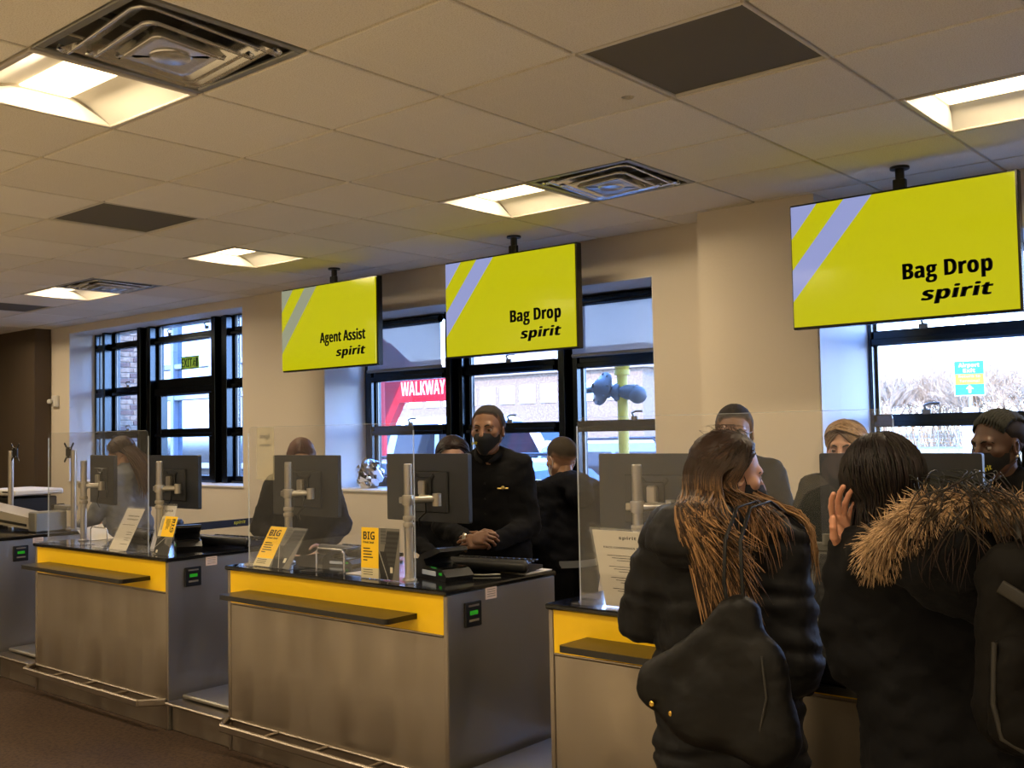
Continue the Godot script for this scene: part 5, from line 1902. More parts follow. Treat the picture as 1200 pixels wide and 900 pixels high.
func make_head() -> Array:
	var s := SDF.new(Vector3(-0.10, -0.15, -0.125), Vector3(0.10, 0.135, 0.14), 0.0042)
	s.ell(Vector3(0, 0.036, -0.014), Vector3(0.075, 0.086, 0.097), 0.01)
	s.ell(Vector3(0, -0.030, 0.026), Vector3(0.060, 0.082, 0.066), 0.03)
	s.cap(Vector3(0, -0.094, 0.058), Vector3(0, -0.098, 0.064), 0.020, 0.018, 0.03)
	for x: float in [-1.0, 1.0]:
		s.cap(Vector3(x * 0.052, -0.045, 0.0), Vector3(x * 0.016, -0.097, 0.056), 0.018, 0.016, 0.025)
		s.ell(Vector3(x * 0.043, -0.014, 0.056), Vector3(0.022, 0.018, 0.022), 0.02)
	s.cap(Vector3(-0.034, 0.024, 0.076), Vector3(0.034, 0.024, 0.076), 0.013, 0.013, 0.018)
	for x: float in [-1.0, 1.0]:
		s.ell(Vector3(x * 0.032, 0.004, 0.099), Vector3(0.019, 0.012, 0.016), 0.012, Basis.IDENTITY, true)
	s.cap(Vector3(0, 0.014, 0.088), Vector3(0, -0.026, 0.108), 0.0085, 0.0125, 0.012)
	for x: float in [-1.0, 1.0]:
		s.ell(Vector3(x * 0.0125, -0.030, 0.097), Vector3(0.009, 0.008, 0.011), 0.008)
		s.ell(Vector3(x * 0.0775, -0.006, -0.004), Vector3(0.009, 0.030, 0.018), 0.008, Basis.from_euler(Vector3(-0.15, x * 0.35, 0)))
		s.ell(Vector3(x * 0.082, -0.004, 0.0), Vector3(0.004, 0.018, 0.009), 0.004, Basis.from_euler(Vector3(-0.15, x * 0.35, 0)), true)
	s.cap(Vector3(-0.017, -0.056, 0.083), Vector3(0.017, -0.056, 0.083), 0.0075, 0.0075, 0.008)
	s.cap(Vector3(-0.014, -0.067, 0.082), Vector3(0.014, -0.067, 0.082), 0.0075, 0.0075, 0.006)
	return s.skin()

# palm facing +z, fingers along +y, thumb towards +x; bend 0 is flat
func make_hand(bend: float, spread := 0.08) -> Array:
	var key := "%s %s" % [bend, spread]
	if hand_skin.has(key):
		return hand_skin[key]
	var s := SDF.new(Vector3(-0.07, -0.05, -0.04), Vector3(0.095, 0.21, 0.10), 0.0036)
	s.cap(Vector3(0, -0.045, 0), Vector3(0, 0.01, 0), 0.026, 0.027, 0.02, Vector3.BACK, 1.35)
	for q: Array in [[0.028, 0.085], [0.009, 0.09], [-0.010, 0.085], [-0.028, 0.076]]:
		s.cap(Vector3(q[0] * 0.6, 0.012, 0), Vector3(q[0], q[1], 0), 0.0165, 0.0125, 0.012)
	s.ell(Vector3(0.024, 0.035, 0.006), Vector3(0.019, 0.032, 0.016), 0.012)
	var ln := [[0.042, 0.026, 0.022], [0.047, 0.030, 0.023], [0.043, 0.028, 0.022], [0.033, 0.021, 0.019]]
	var bx0 := [0.028, 0.009, -0.010, -0.028]
	var by0 := [0.085, 0.090, 0.085, 0.076]
	for i in 4:
		var p := Vector3(bx0[i], by0[i], 0)
		var ang := 0.12 + bend * (0.9 + 0.12 * i)
		var dx: float = (1.5 - i) * spread * (1.0 - bend * 0.7)
		var r := 0.0092 if i < 3 else 0.008
		for k in 3:
			var d := Vector3(dx, cos(ang), sin(ang)).normalized()
			var q: Vector3 = p + d * ln[i][k]
			s.cap(p, q, r, r * 0.93, 0.0025)
			p = q
			r *= 0.92
			ang += bend * 1.05 + 0.10
	var t0 := Vector3(0.026, 0.018, 0.006)
	var t1 := t0 + Vector3(0.032, 0.026, 0.016)
	var t2 := t1 + Vector3(0.012 - bend * 0.018, 0.030, 0.010 + bend * 0.012)
	var t3 := t2 + Vector3(0.002 - bend * 0.016, 0.024, 0.004 + bend * 0.006)
	s.cap(t0, t1, 0.0145, 0.0115, 0.008)
	s.cap(t1, t2, 0.0112, 0.0102, 0.003)
	s.cap(t2, t3, 0.0102, 0.0082, 0.003)
	hand_skin[key] = s.skin()
	return hand_skin[key]

# wrist at p, fingers along dir, palm looking along palm
func put_hand(b: MB, p: Vector3, dir: Vector3, palm: Vector3, left: bool, bend: float, tone: Color, sc := 1.0, spread := 0.08) -> void:
	var y := dir.normalized()
	var z := (palm - y * palm.dot(y)).normalized()
	var x := y.cross(z) * (-1.0 if left else 1.0)
	# fingers up, palm forward: a right hand's thumb points to the bearer's left
	b.skin(make_hand(bend, spread), Transform3D(Basis(x, y, z) * sc, p + y * 0.035 * sc), tone)

func lerp_table(t: Array, a: float) -> float:
	for i in t.size() - 1:
		if a <= t[i + 1][0]:
			return lerpf(t[i][1], t[i + 1][1], (a - t[i][0]) / (t[i + 1][0] - t[i][0]))
	return t[-1][1]

# a cap of hair over the skull: front is the hairline's height in degrees over the brow, nape that at the back
func hair_cap(m: MB, hx: Transform3D, thick: float, front: float, nape: float, tint: Callable, rough := 0.0, temple := -6.0, fall := 0.0, tone = null) -> void:
	var table := [[0.0, front], [40.0, front - 5.0], [62.0, front - 22.0], [76.0, temple], [92.0, temple - 2.0], [104.0, -18.0], [130.0, nape + 8.0], [180.0, nape]]
	var seg := 72
	var rings := 44
	var rows := []
	var cols := []
	for i in rings + 1:
		var el := lerpf(-62.0, 90.0, float(i) / rings)
		var row := []
		var crow := []
		for k in seg:
			var az := -180.0 + 360.0 * k / seg
			var line := lerp_table(table, absf(az))
			var sm := smoothstep(line - 3.0, line + 15.0, el)
			var e := deg_to_rad(el)
			var a := deg_to_rad(az)
			var d := Vector3(cos(e) * sin(a), sin(e), cos(e) * cos(a))
			var base := Vector3(0, 0.034, -0.014) + d * Vector3(0.0765, 0.0885, 0.0985)
			var n := noise.get_noise_3dv(d * 3.0) * rough
			var tk := thick * (1.0 + n) * (1.0 + fall * maxf(0, -d.z) )
			crow.append(tint.call(0.2) if tone == null else (tone as Color).lerp(tint.call(0.2), smoothstep(line - 1.0, line + (9.0 if absf(az) < 60.0 else 26.0), el)))
			row.append(hx * (base + d * (lerpf(-0.0035, tk, sm) - 0.012 * (1.0 - smoothstep(line - 9.0, line - 1.0, el)))))
		rows.append(row)
		cols.append(crow)
	m.sheet(rows, true, cols)
	m.col = tint.call(0.2)

# one lock: a thin three-sided tube along a path, dark at the root
func lock(m: MB, path: Array, r: float, root: Color, tip: Color, seg := 3) -> void:
	var n := path.size()
	var rad := []
	var cols := []
	for i in n:
		var u := float(i) / (n - 1)
		rad.append(r * (0.55 + 0.45 * sin(PI * minf(u * 1.6, 1.0) * 0.5)) * (1.0 - 0.85 * pow(u, 4.0)))
		cols.append(root.lerp(tip, smoothstep(0.15, 0.9, u)))
	m.tube(path, rad, seg, false, 0.6, cols)

func bez(a: Vector3, b: Vector3, c: Vector3, d: Vector3, n: int) -> Array:
	var p := []
	for i in n + 1:
		p.append(a.bezier_interpolate(b, c, d, float(i) / n))
	return p

# across the skull from one place to another
func scalp_arc(hx: Transform3D, az0: float, el0: float, az1: float, el1: float, off0: float, off1: float, n: int) -> Array:
	var dir := func(az: float, el: float) -> Vector3:
		return Vector3(cos(deg_to_rad(el)) * sin(deg_to_rad(az)), sin(deg_to_rad(el)), cos(deg_to_rad(el)) * cos(deg_to_rad(az)))
	var a: Vector3 = dir.call(az0, el0)
	var b: Vector3 = dir.call(az1, el1)
	var p := []
	for i in n + 1:
		var u := float(i) / n
		var d := a.slerp(b, u)
		p.append(hx * (Vector3(0, 0.034, -0.014) + d * (Vector3(0.0765, 0.0885, 0.0985) + Vector3.ONE * (lerpf(off0, off1, u) + 0.004 * sin(PI * u)))))
	return p

# combed locks that cover the crown: from the hairline back, or from a parting to the sides
func crown(m: MB, hx: Transform3D, g: RandomNumberGenerator, n: int, off: float, dark: Color, light: Color, parting: bool, front := 34.0) -> void:
	for i in n:
		var sd := 1.0 if i % 2 else -1.0
		var pth: Array
		if parting:
			var e0 := g.randf_range(front + 2.0, 90.0)
			var az0 := sd * g.randf_range(1, 6)
			if g.randf() < 0.4:
				az0 = sd * g.randf_range(172, 179)
			pth = scalp_arc(hx, az0, e0, sd * g.randf_range(80, 165), g.randf_range(-30, -8), off * 0.35, off * 1.3, 8)
		else:
			var az0 := sd * g.randf_range(0, 75)
			pth = scalp_arc(hx, az0, front + 3.0 - absf(az0) * 0.30 + g.randf_range(0, 30), sd * g.randf_range(130, 178), g.randf_range(-28, 0), off * 0.12, off * 1.2, 9)
		var c := dark.lerp(light, pow(g.randf(), 1.6))
		lock(m, pth, g.randf_range(0.003, 0.0055), dark, c)

# on the skull at azimuth and height in degrees, lifted by off
func scalp(hx: Transform3D, az: float, el: float, off: float) -> Vector3:
	var e := deg_to_rad(el)
	var a := deg_to_rad(az)
	var d := Vector3(cos(e) * sin(a), sin(e), cos(e) * cos(a))
	return hx * (Vector3(0, 0.034, -0.014) + d * (Vector3(0.0765, 0.0885, 0.0985) + Vector3(off, off, off)))

func face_mask(hx: Transform3D, mat: Material, o: Node3D) -> void:
	var m := MB.new()
	var rows := []
	for i in 9:
		var v := i / 8.0
		var row := []
		for k in 17:
			var a := -1.0 + k / 8.0
			var edge := absf(a)
			var top := -0.010 - 0.012 * pow(edge, 1.5)
			var bot := lerpf(-0.124, -0.068, pow(edge, 1.6))
			var y := lerpf(top, bot, v)
			var zc := lerp_table([[0.0, 0.108], [0.25, 0.124], [0.55, 0.117], [0.85, 0.100], [1.0, 0.074]], v)
			var x := a * lerp_table([[0.0, 0.071], [0.5, 0.069], [1.0, 0.060]], v)
			var z := lerpf(zc, 0.026, pow(edge, 2.1))
			row.append(hx * Vector3(x, y, z))
		rows.append(row)
	m.sheet(rows)
	var inner := []
	for r: Array in rows:
		var row := []
		for p: Vector3 in r:
			row.append(p + hx.basis * Vector3(0, 0, -0.003))
		inner.append(row)
	m.sheet(inner)
	var mk := obj("face_mask", m, mat, o)
	m = MB.new()
	for s: float in [-1.0, 1.0]:
		m.tube([hx * Vector3(s * 0.070, -0.024, 0.028), hx * Vector3(s * 0.078, 0.008, 0.010), hx * Vector3(s * 0.083, 0.018, -0.012), hx * Vector3(s * 0.082, -0.01, -0.026), hx * Vector3(s * 0.076, -0.04, -0.012), hx * Vector3(s * 0.064, -0.062, 0.028)], 0.0016, 5)
	obj("ear_loop", m, mat, mk)

# d: pos, yaw, H; la, ra = [elbow, wrist]; hc head centre, hr head angles; skin, cloth, ... all joints at 1.75 m
func figure(label: String, d: Dictionary) -> Node3D:
	var o := thing("person", label, "person", d.pos, d.yaw)
	var s: float = d.get("H", 1.75) / 1.75
	var lean: Vector3 = d.get("lean", Vector3.ZERO)
	var tone: Color = d.get("skin", Color(0.40, 0.24, 0.16))
	var big: float = d.get("bulk", 1.0)
	var sw: float = d.get("shoulder", 0.17)
	var J := func(p: Vector3) -> Vector3:
		p.y -= float(d.get("drop", 0.0)) * smoothstep(1.1, 1.4, p.y)
		return (p + lean * clampf((p.y - 0.95) / 0.48, 0.0, 1.3)) * s
	var drop: float = d.get("drop", 0.0)
	var sh := {1: J.call(Vector3(sw, 1.415, -0.01)), -1: J.call(Vector3(-sw, 1.415, -0.01))}
	var el := {1: (d.la[0] as Vector3) * s, -1: (d.ra[0] as Vector3) * s}
	var wr := {1: (d.la[1] as Vector3) * s, -1: (d.ra[1] as Vector3) * s}
	var hc: Vector3 = d.get("hc", Vector3(0, 1.615, 0.035) + lean * 1.3) * s
	var hr: Vector3 = d.get("hr", Vector3.ZERO)
	var hs: float = d.get("head", 1.0)
	var hx := Transform3D(Basis.from_euler(hr) * hs, hc)
	o.set_meta("hx", hx)
	# ---- the body: one skin
	var reach := Vector3(0.45, 0.0, 0.5)
	var f := SDF.new(Vector3(-0.42, 0.02, -0.35) * s, Vector3(0.42, 1.62, 0.5) * s + Vector3(0, 0, absf(lean.z)), 0.018)
	var z := Vector3.BACK
	for x: float in [-1.0, 1.0]:
		f.cap(J.call(Vector3(x * 0.07, 0.95, 0)), J.call(Vector3(x * 0.075, 1.30, 0)), 0.10 * s, 0.10 * s, 0.03, z, 1.3)
		f.cap(J.call(Vector3(x * 0.09, 0.90, 0)), J.call(Vector3(x * 0.095, 0.50, 0.0)), 0.075 * s, 0.052 * s, 0.02)
		f.cap(Vector3(x * 0.095, 0.50, 0) * s, Vector3(x * 0.10, 0.09, -0.01) * s, 0.05 * s, 0.035 * s, 0.02)
		var i := int(x)
		f.cap(sh[i], el[i], 0.042 * s, 0.036 * s, 0.02)
		f.cap(el[i], wr[i], 0.036 * s, 0.026 * s, 0.015)
	f.cap(J.call(Vector3(-0.11, 1.385, -0.005)), J.call(Vector3(0.11, 1.385, -0.005)), 0.036 * s, 0.036 * s, 0.025)
	f.cap(J.call(Vector3(0, 1.39, -0.01)), hc + hx.basis * Vector3(0, -0.055, -0.012), 0.060 * s, 0.052 * s, 0.03)
	var b := MB.new()
	b.tinted = true
	b.skin(f.skin(), Transform3D.IDENTITY, tone)
	if head_skin.is_empty():
		head_skin = make_head()
	var lip: Color = tone * LIP.lerp(Color(1.1, 0.7, 0.7), 0.35)
	b.skin(head_skin, hx, func(p: Vector3) -> Color:
		if p.z > 0.078 and absf(p.x) < 0.024 and absf(p.y + 0.061) < 0.0115:
			return lip
		if absf(absf(p.x) - 0.032) < 0.02 and absf(p.y - 0.004) < 0.014 and p.z > 0.06:
			return tone * 0.88
		return tone)
	# lids
	b.col = tone * 0.82
	for x: float in [-1.0, 1.0]:
		for up: float in [1.0, -1.0]:
			var rows := []
			for i in 5:
				var e := deg_to_rad(lerpf(80.0, 14.0 if up > 0 else 26.0, i / 4.0)) * up
				var row := []
				for k in 11:
					var a := deg_to_rad(-88.0 + 176.0 * k / 10)
					row.append(hx * (Vector3(x * 0.032, 0.004, 0.0745) + Vector3(cos(e) * sin(a), sin(e), cos(e) * cos(a)) * 0.0140))
				rows.append(row)
			b.sheet(rows)
	for x: int in [1, -1]:
		var side := "l" if x == 1 else "r"
		var dir: Vector3 = d.get(side + "dir", wr[x] - el[x])
		put_hand(b, wr[x], dir, d.get(side + "palm", Vector3(-x, -0.4, 0)), x == 1, d.get(side + "bend", 0.35), tone * d.get(side + "tone", 1.0), s * 0.98, d.get(side + "spread", 0.08))
	obj("body", b, M.skin, o)
	# ---- eyes
	if not d.get("noeyes", false):
		var gz: Vector2 = d.get("gaze", Vector2.ZERO)
		for x: float in [-1.0, 1.0]:
			var e := MB.new()
			e.tinted = true
			var rows := []
			var cols := []
			var gb := Basis.from_euler(Vector3(gz.y, gz.x, 0))
			for i in 12:
				var t := PI * i / 11.0
				var row := []
				for k in 16:
					row.append(hx * (Vector3(x * 0.032, 0.004, 0.0745) + gb * (Vector3(sin(t) * cos(TAU * k / 16), sin(t) * sin(TAU * k / 16), cos(t)) * 0.0128)))
				rows.append(row)
				cols.append(Color(0.005, 0.004, 0.004) if i < 1 else (Color(0.035, 0.018, 0.010) if i < 3 else Color(0.42, 0.39, 0.37)))
			e.sheet(rows, true, cols)
			obj("eye", e, M.eye, o)
		var bw := MB.new()
		bw.tinted = true
		bw.col = d.get("brow", Color(0.012, 0.008, 0.006))
		for x: float in [-1.0, 1.0]:
			bw.tube([hx * Vector3(x * 0.012, 0.022, 0.0935), hx * Vector3(x * 0.026, 0.0275, 0.0925), hx * Vector3(x * 0.042, 0.027, 0.083), hx * Vector3(x * 0.053, 0.019, 0.070)], [0.0030, 0.0042, 0.0036, 0.0015], 6, true, 0.7)
		obj("eyebrows", bw, M.hair, o).set_meta("kind", "stuff")
	# ---- trousers and shoes
	var ct: float = d.get("cell", 0.018)
	if not d.get("skirtless", false):
		f = SDF.new(Vector3(-0.26, 0.03, -0.2) * s, Vector3(0.26, 1.05, 0.2) * s, 0.020)
		for x: float in [-1.0, 1.0]:
			f.cap(Vector3(x * 0.07, 0.95, 0) * s, Vector3(x * 0.085, 0.86, 0) * s, 0.105 * s, 0.105 * s, 0.03, z, 1.3)
			f.cap(Vector3(x * 0.09, 0.86, 0) * s, Vector3(x * 0.095, 0.50, 0.01) * s, 0.10 * s, 0.072 * s, 0.02)
			f.cap(Vector3(x * 0.095, 0.50, 0.01) * s, Vector3(x * 0.10, 0.10, -0.01) * s, 0.072 * s, 0.055 * s, 0.02)
		var tm := MB.new()
		tm.skin(f.skin(noise, 0.006), Transform3D.IDENTITY)
		obj("trousers", tm, M.trouser, o)
	for x: float in [-1.0, 1.0]:
		var sm := MB.new()
		var rows := []
		for q: Array in [[-0.08, 0.045, 0.07], [-0.06, 0.055, 0.095], [0.0, 0.052, 0.10], [0.06, 0.05, 0.08], [0.13, 0.05, 0.06], [0.18, 0.042, 0.045], [0.205, 0.015, 0.02]]:
			var row := []
			for k in 12:
				var a := TAU * k / 12
				row.append(Vector3(x * 0.105 + cos(a) * q[1], maxf(0.0, q[2] * 0.5 + sin(a) * q[2] * 0.55), q[0]) * s)
			rows.append(row)
		sm.sheet(rows, true)
		sm.face(rows[0], Vector3.FORWARD)
		obj("shoe", sm, M.shoe, o)
	# ---- upper clothing: torso and sleeves in one cloth
	var arm: float = d.get("sleeve", 0.058)
	var hem: float = d.get("hem", 0.84)
	var lo := Vector3(9, 9, 9)
	var hi := -lo
	for p: Vector3 in [sh[1], sh[-1], el[1], el[-1], wr[1], wr[-1], J.call(Vector3(0, 1.48, 0)), Vector3(0.12, hem, 0) * s, Vector3(-0.12, hem, 0) * s]:
		lo = lo.min(p)
		hi = hi.max(p)
	var pad := Vector3(0.18, 0.15, 0.32) * big
	f = SDF.new(lo - pad, hi + pad, ct)
	var fl: float = d.get("flat", 1.28)
	for x: float in [-1.0, 1.0]:
		f.cap(J.call(Vector3(x * 0.085, 0.97, 0)), J.call(Vector3(x * 0.08, 1.14, 0.0)), 0.125 * s * big, 0.115 * s * big, 0.05, z, fl)
		f.cap(J.call(Vector3(x * 0.08, 1.14, 0)), J.call(Vector3(x * 0.085, 1.31, 0)), 0.115 * s * big, 0.122 * s * big, 0.05, z, fl)
		if hem < 0.9:
			f.cap(J.call(Vector3(x * 0.085, 0.97, 0)), Vector3(x * 0.085, hem, 0) * s, 0.125 * s * big, (0.13 + d.get("flare", 0.0)) * s * big, 0.05, z, fl)
		var i := int(x)
		f.cap(sh[i], el[i], (arm + 0.012) * s, arm * s, 0.035)
		f.cap(el[i], wr[i] - (wr[i] - el[i]).normalized() * 0.01, arm * s, (arm - d.get("cuff", 0.014)) * s, 0.018)
		f.cap(J.call(Vector3(x * (sw - 0.02), 1.42, -0.01)), J.call(Vector3(x * 0.045, 1.485, -0.02)), 0.055 * s, 0.05 * s, 0.05)
	f.cap(J.call(Vector3(-0.1, 1.36, -0.005)), J.call(Vector3(0.1, 1.36, -0.005)), 0.10 * s * big, 0.10 * s * big, 0.05, z, 1.15)
	if d.get("collar", true):
		for k in 10:
			var a0 := TAU * k / 10
			var a1 := TAU * (k + 1) / 10
			f.cap(J.call(Vector3(sin(a0) * 0.068, 1.49 - cos(a0) * 0.022, cos(a0) * 0.064 - 0.01)), J.call(Vector3(sin(a1) * 0.068, 1.49 - cos(a1) * 0.022, cos(a1) * 0.064 - 0.01)), 0.017 * s, 0.017 * s, 0.02)
	if d.has("extra"):
		d.extra.call(f, s)
	last_field = f
	var cm := MB.new()
	cm.skin(f.skin(noise, d.get("folds", 0.010), d.get("quilt", null)), Transform3D.IDENTITY)
	obj(d.get("garment", "jacket"), cm, d.get("cloth", M.black_cloth), o)
	return o

var last_field: SDF
# moves a point of hair off the cloth it would sink into
func lift(p: Vector3, gap: float, way := Vector3(0, 0.15, -1)) -> Vector3:
	var f := last_field
	for i in 40:
		var q := ((p - f.o) / f.h).round()
		if q.x < 0 or q.y < 0 or q.z < 0 or q.x >= f.nx or q.y >= f.ny or q.z >= f.nz:
			return p
		if f.f[(int(q.z) * f.ny + int(q.y)) * f.nx + int(q.x)] > gap:
			return p
		p += way * 0.007
	return p

func hx_of(o: Node3D) -> Transform3D:
	return o.get_meta("hx")
func people() -> void:
	var black := func(_u: float) -> Color: return Color(0.012, 0.010, 0.009)
	var g := RandomNumberGenerator.new()
	g.seed = 4
	man_in_mask(black)
	man_turned(black)
	seated_row(black, g)
	agents_right(black, g)
	puffer_woman(g)
	fur_woman(g)

func hairpart(o: Node3D, hx: Transform3D, thick: float, front: float, nape: float, c: Color, rough := 0.3, temple := -6.0, fall := 0.0, tone = null) -> MB:
	var m := MB.new()
	m.tinted = true
	hair_cap(m, hx, thick, front, nape, func(_u: float) -> Color: return c, rough, temple, fall, tone)
	return m

func mask_text(o: Node3D, hx: Transform3D, at: Vector3, yaw: float, w: float, tilt := 0.0) -> void:
	var m := MB.new()
	text(m, "spirit", hx * Transform3D(Basis.from_euler(Vector3(-0.1, yaw, tilt)), at), w * 0.3, w, 0.2, true, 1)
	obj("mask_print", m, M.belt_print, o)

func man_in_mask(black: Callable) -> void:
	var o := figure("man in a black face mask standing with clasped hands behind the middle counter", {"pos": Vector3(-3.71, 0, -4.20), "yaw": 0.46, "H": 1.78, "shoulder": 0.160, "bulk": 0.96, "skin": Color(0.20, 0.10, 0.058),
		"hr": Vector3(0.02, -0.05, 0.0), "head": 1.08, "la": [Vector3(0.212, 1.11, 0.02), Vector3(0.075, 1.045, 0.27)], "ra": [Vector3(-0.25, 1.10, 0.05), Vector3(-0.05, 1.06, 0.28)],
		"ldir": Vector3(-0.75, 0.1, 0.35), "rdir": Vector3(0.72, 0.15, 0.35), "lpalm": Vector3(-0.2, -0.5, -1), "rpalm": Vector3(0.1, -0.6, -0.8), "lbend": 0.55, "rbend": 0.7, "cell": 0.014, "sleeve": 0.060})
	var hx := hx_of(o)
	obj("hair", hairpart(o, hx, 0.006, 30.0, -46.0, Color(0.014, 0.011, 0.010), 0.3, -24.0, 0.0, Color(0.20, 0.10, 0.058)), M.hair_short, o)
	face_mask(hx, M.mask_black, o)
	mask_text(o, hx, Vector3(-0.033, -0.066, 0.1195), -0.62, 0.045)
	var m := MB.new()
	m.box(Vector3(0.10, 1.335, 0.128), Vector3(0.06, 0.008, 0.006), 0.002, Basis.from_euler(Vector3(-0.2, 0.3, 0)))
	m.ball(Vector3(0.10, 1.338, 0.129), Vector3(0.012, 0.010, 0.005), 8)
	obj("wing_pin", m, M.pin, o)
	m = MB.new()
	for s: float in [-1.0, 1.0]:
		m.tube([Vector3(s * 0.015, 1.47, 0.098), Vector3(s * 0.055, 1.50, 0.075), Vector3(s * 0.08, 1.535, 0.01), Vector3(s * 0.04, 1.55, -0.06)], [0.008, 0.018, 0.020, 0.018], 8, true, 0.5)
	obj("collar", m, M.shirt, o)
	# the dark shirt front between the open sides of the jacket
	m = MB.new()
	for i in 5:
		m.cyl(Vector3(0.0, 1.36 - i * 0.08, 0.1285 + 0.001 * i), Vector3(0.0, 1.36 - i * 0.08, 0.1325 + 0.001 * i), 0.006, -1.0, 8)
	obj("buttons", m, M.leather, o).set_meta("kind", "stuff")
	m = MB.new()
	m.lathe([Vector2(0.030, -0.009), Vector2(0.035, -0.009), Vector2(0.035, 0.009), Vector2(0.030, 0.009)], Transform3D(Basis.from_euler(Vector3(0.5, 0, 1.45)), Vector3(-0.065, 1.085, 0.29)), 16)
	obj("watch", m, M.pole, o)

func man_turned(black: Callable) -> void:
	var o := figure("man in a dark hooded top and white mask, turned away beside the window", {"pos": Vector3(-3.63, 0, -4.80), "yaw": 4.30, "H": 1.60, "skin": Color(0.42, 0.24, 0.15), "lean": Vector3(0, -0.01, 0.05),
		"hr": Vector3(0.22, 0.1, 0.0), "head": 1.03, "la": [Vector3(0.25, 1.10, -0.04), Vector3(0.20, 0.86, 0.12)], "ra": [Vector3(-0.24, 1.10, 0.0), Vector3(-0.18, 0.95, 0.22)], "cloth": M.navy, "garment": "hooded_top", "cell": 0.015, "sleeve": 0.062, "hem": 0.93, "bulk": 1.06, "folds": 0.014,
		"extra": func(f: SDF, s: float) -> void:
			f.ell(Vector3(0, 1.46, -0.06) * s, Vector3(0.125, 0.065, 0.085) * s, 0.05)
			f.ell(Vector3(0, 1.38, -0.135) * s, Vector3(0.10, 0.08, 0.05) * s, 0.05)})
	var hx := hx_of(o)
	obj("hair", hairpart(o, hx, 0.006, 33.0, -46.0, Color(0.025, 0.016, 0.011), 0.3, -24.0, 0.0, Color(0.42, 0.24, 0.15)), M.hair_short, o)
	face_mask(hx, M.mask_white, o)
	var m := MB.new()
	var rows := []
	for i in 3:
		var row := []
		for k in 24:
			var a := TAU * k / 24
			row.append(Vector3(cos(a) * 0.172, 0.855 + i * 0.02, sin(a) * 0.120))
		rows.append(row)
	m.sheet(rows, true)
	obj("belt", m, M.grey_knit, o)

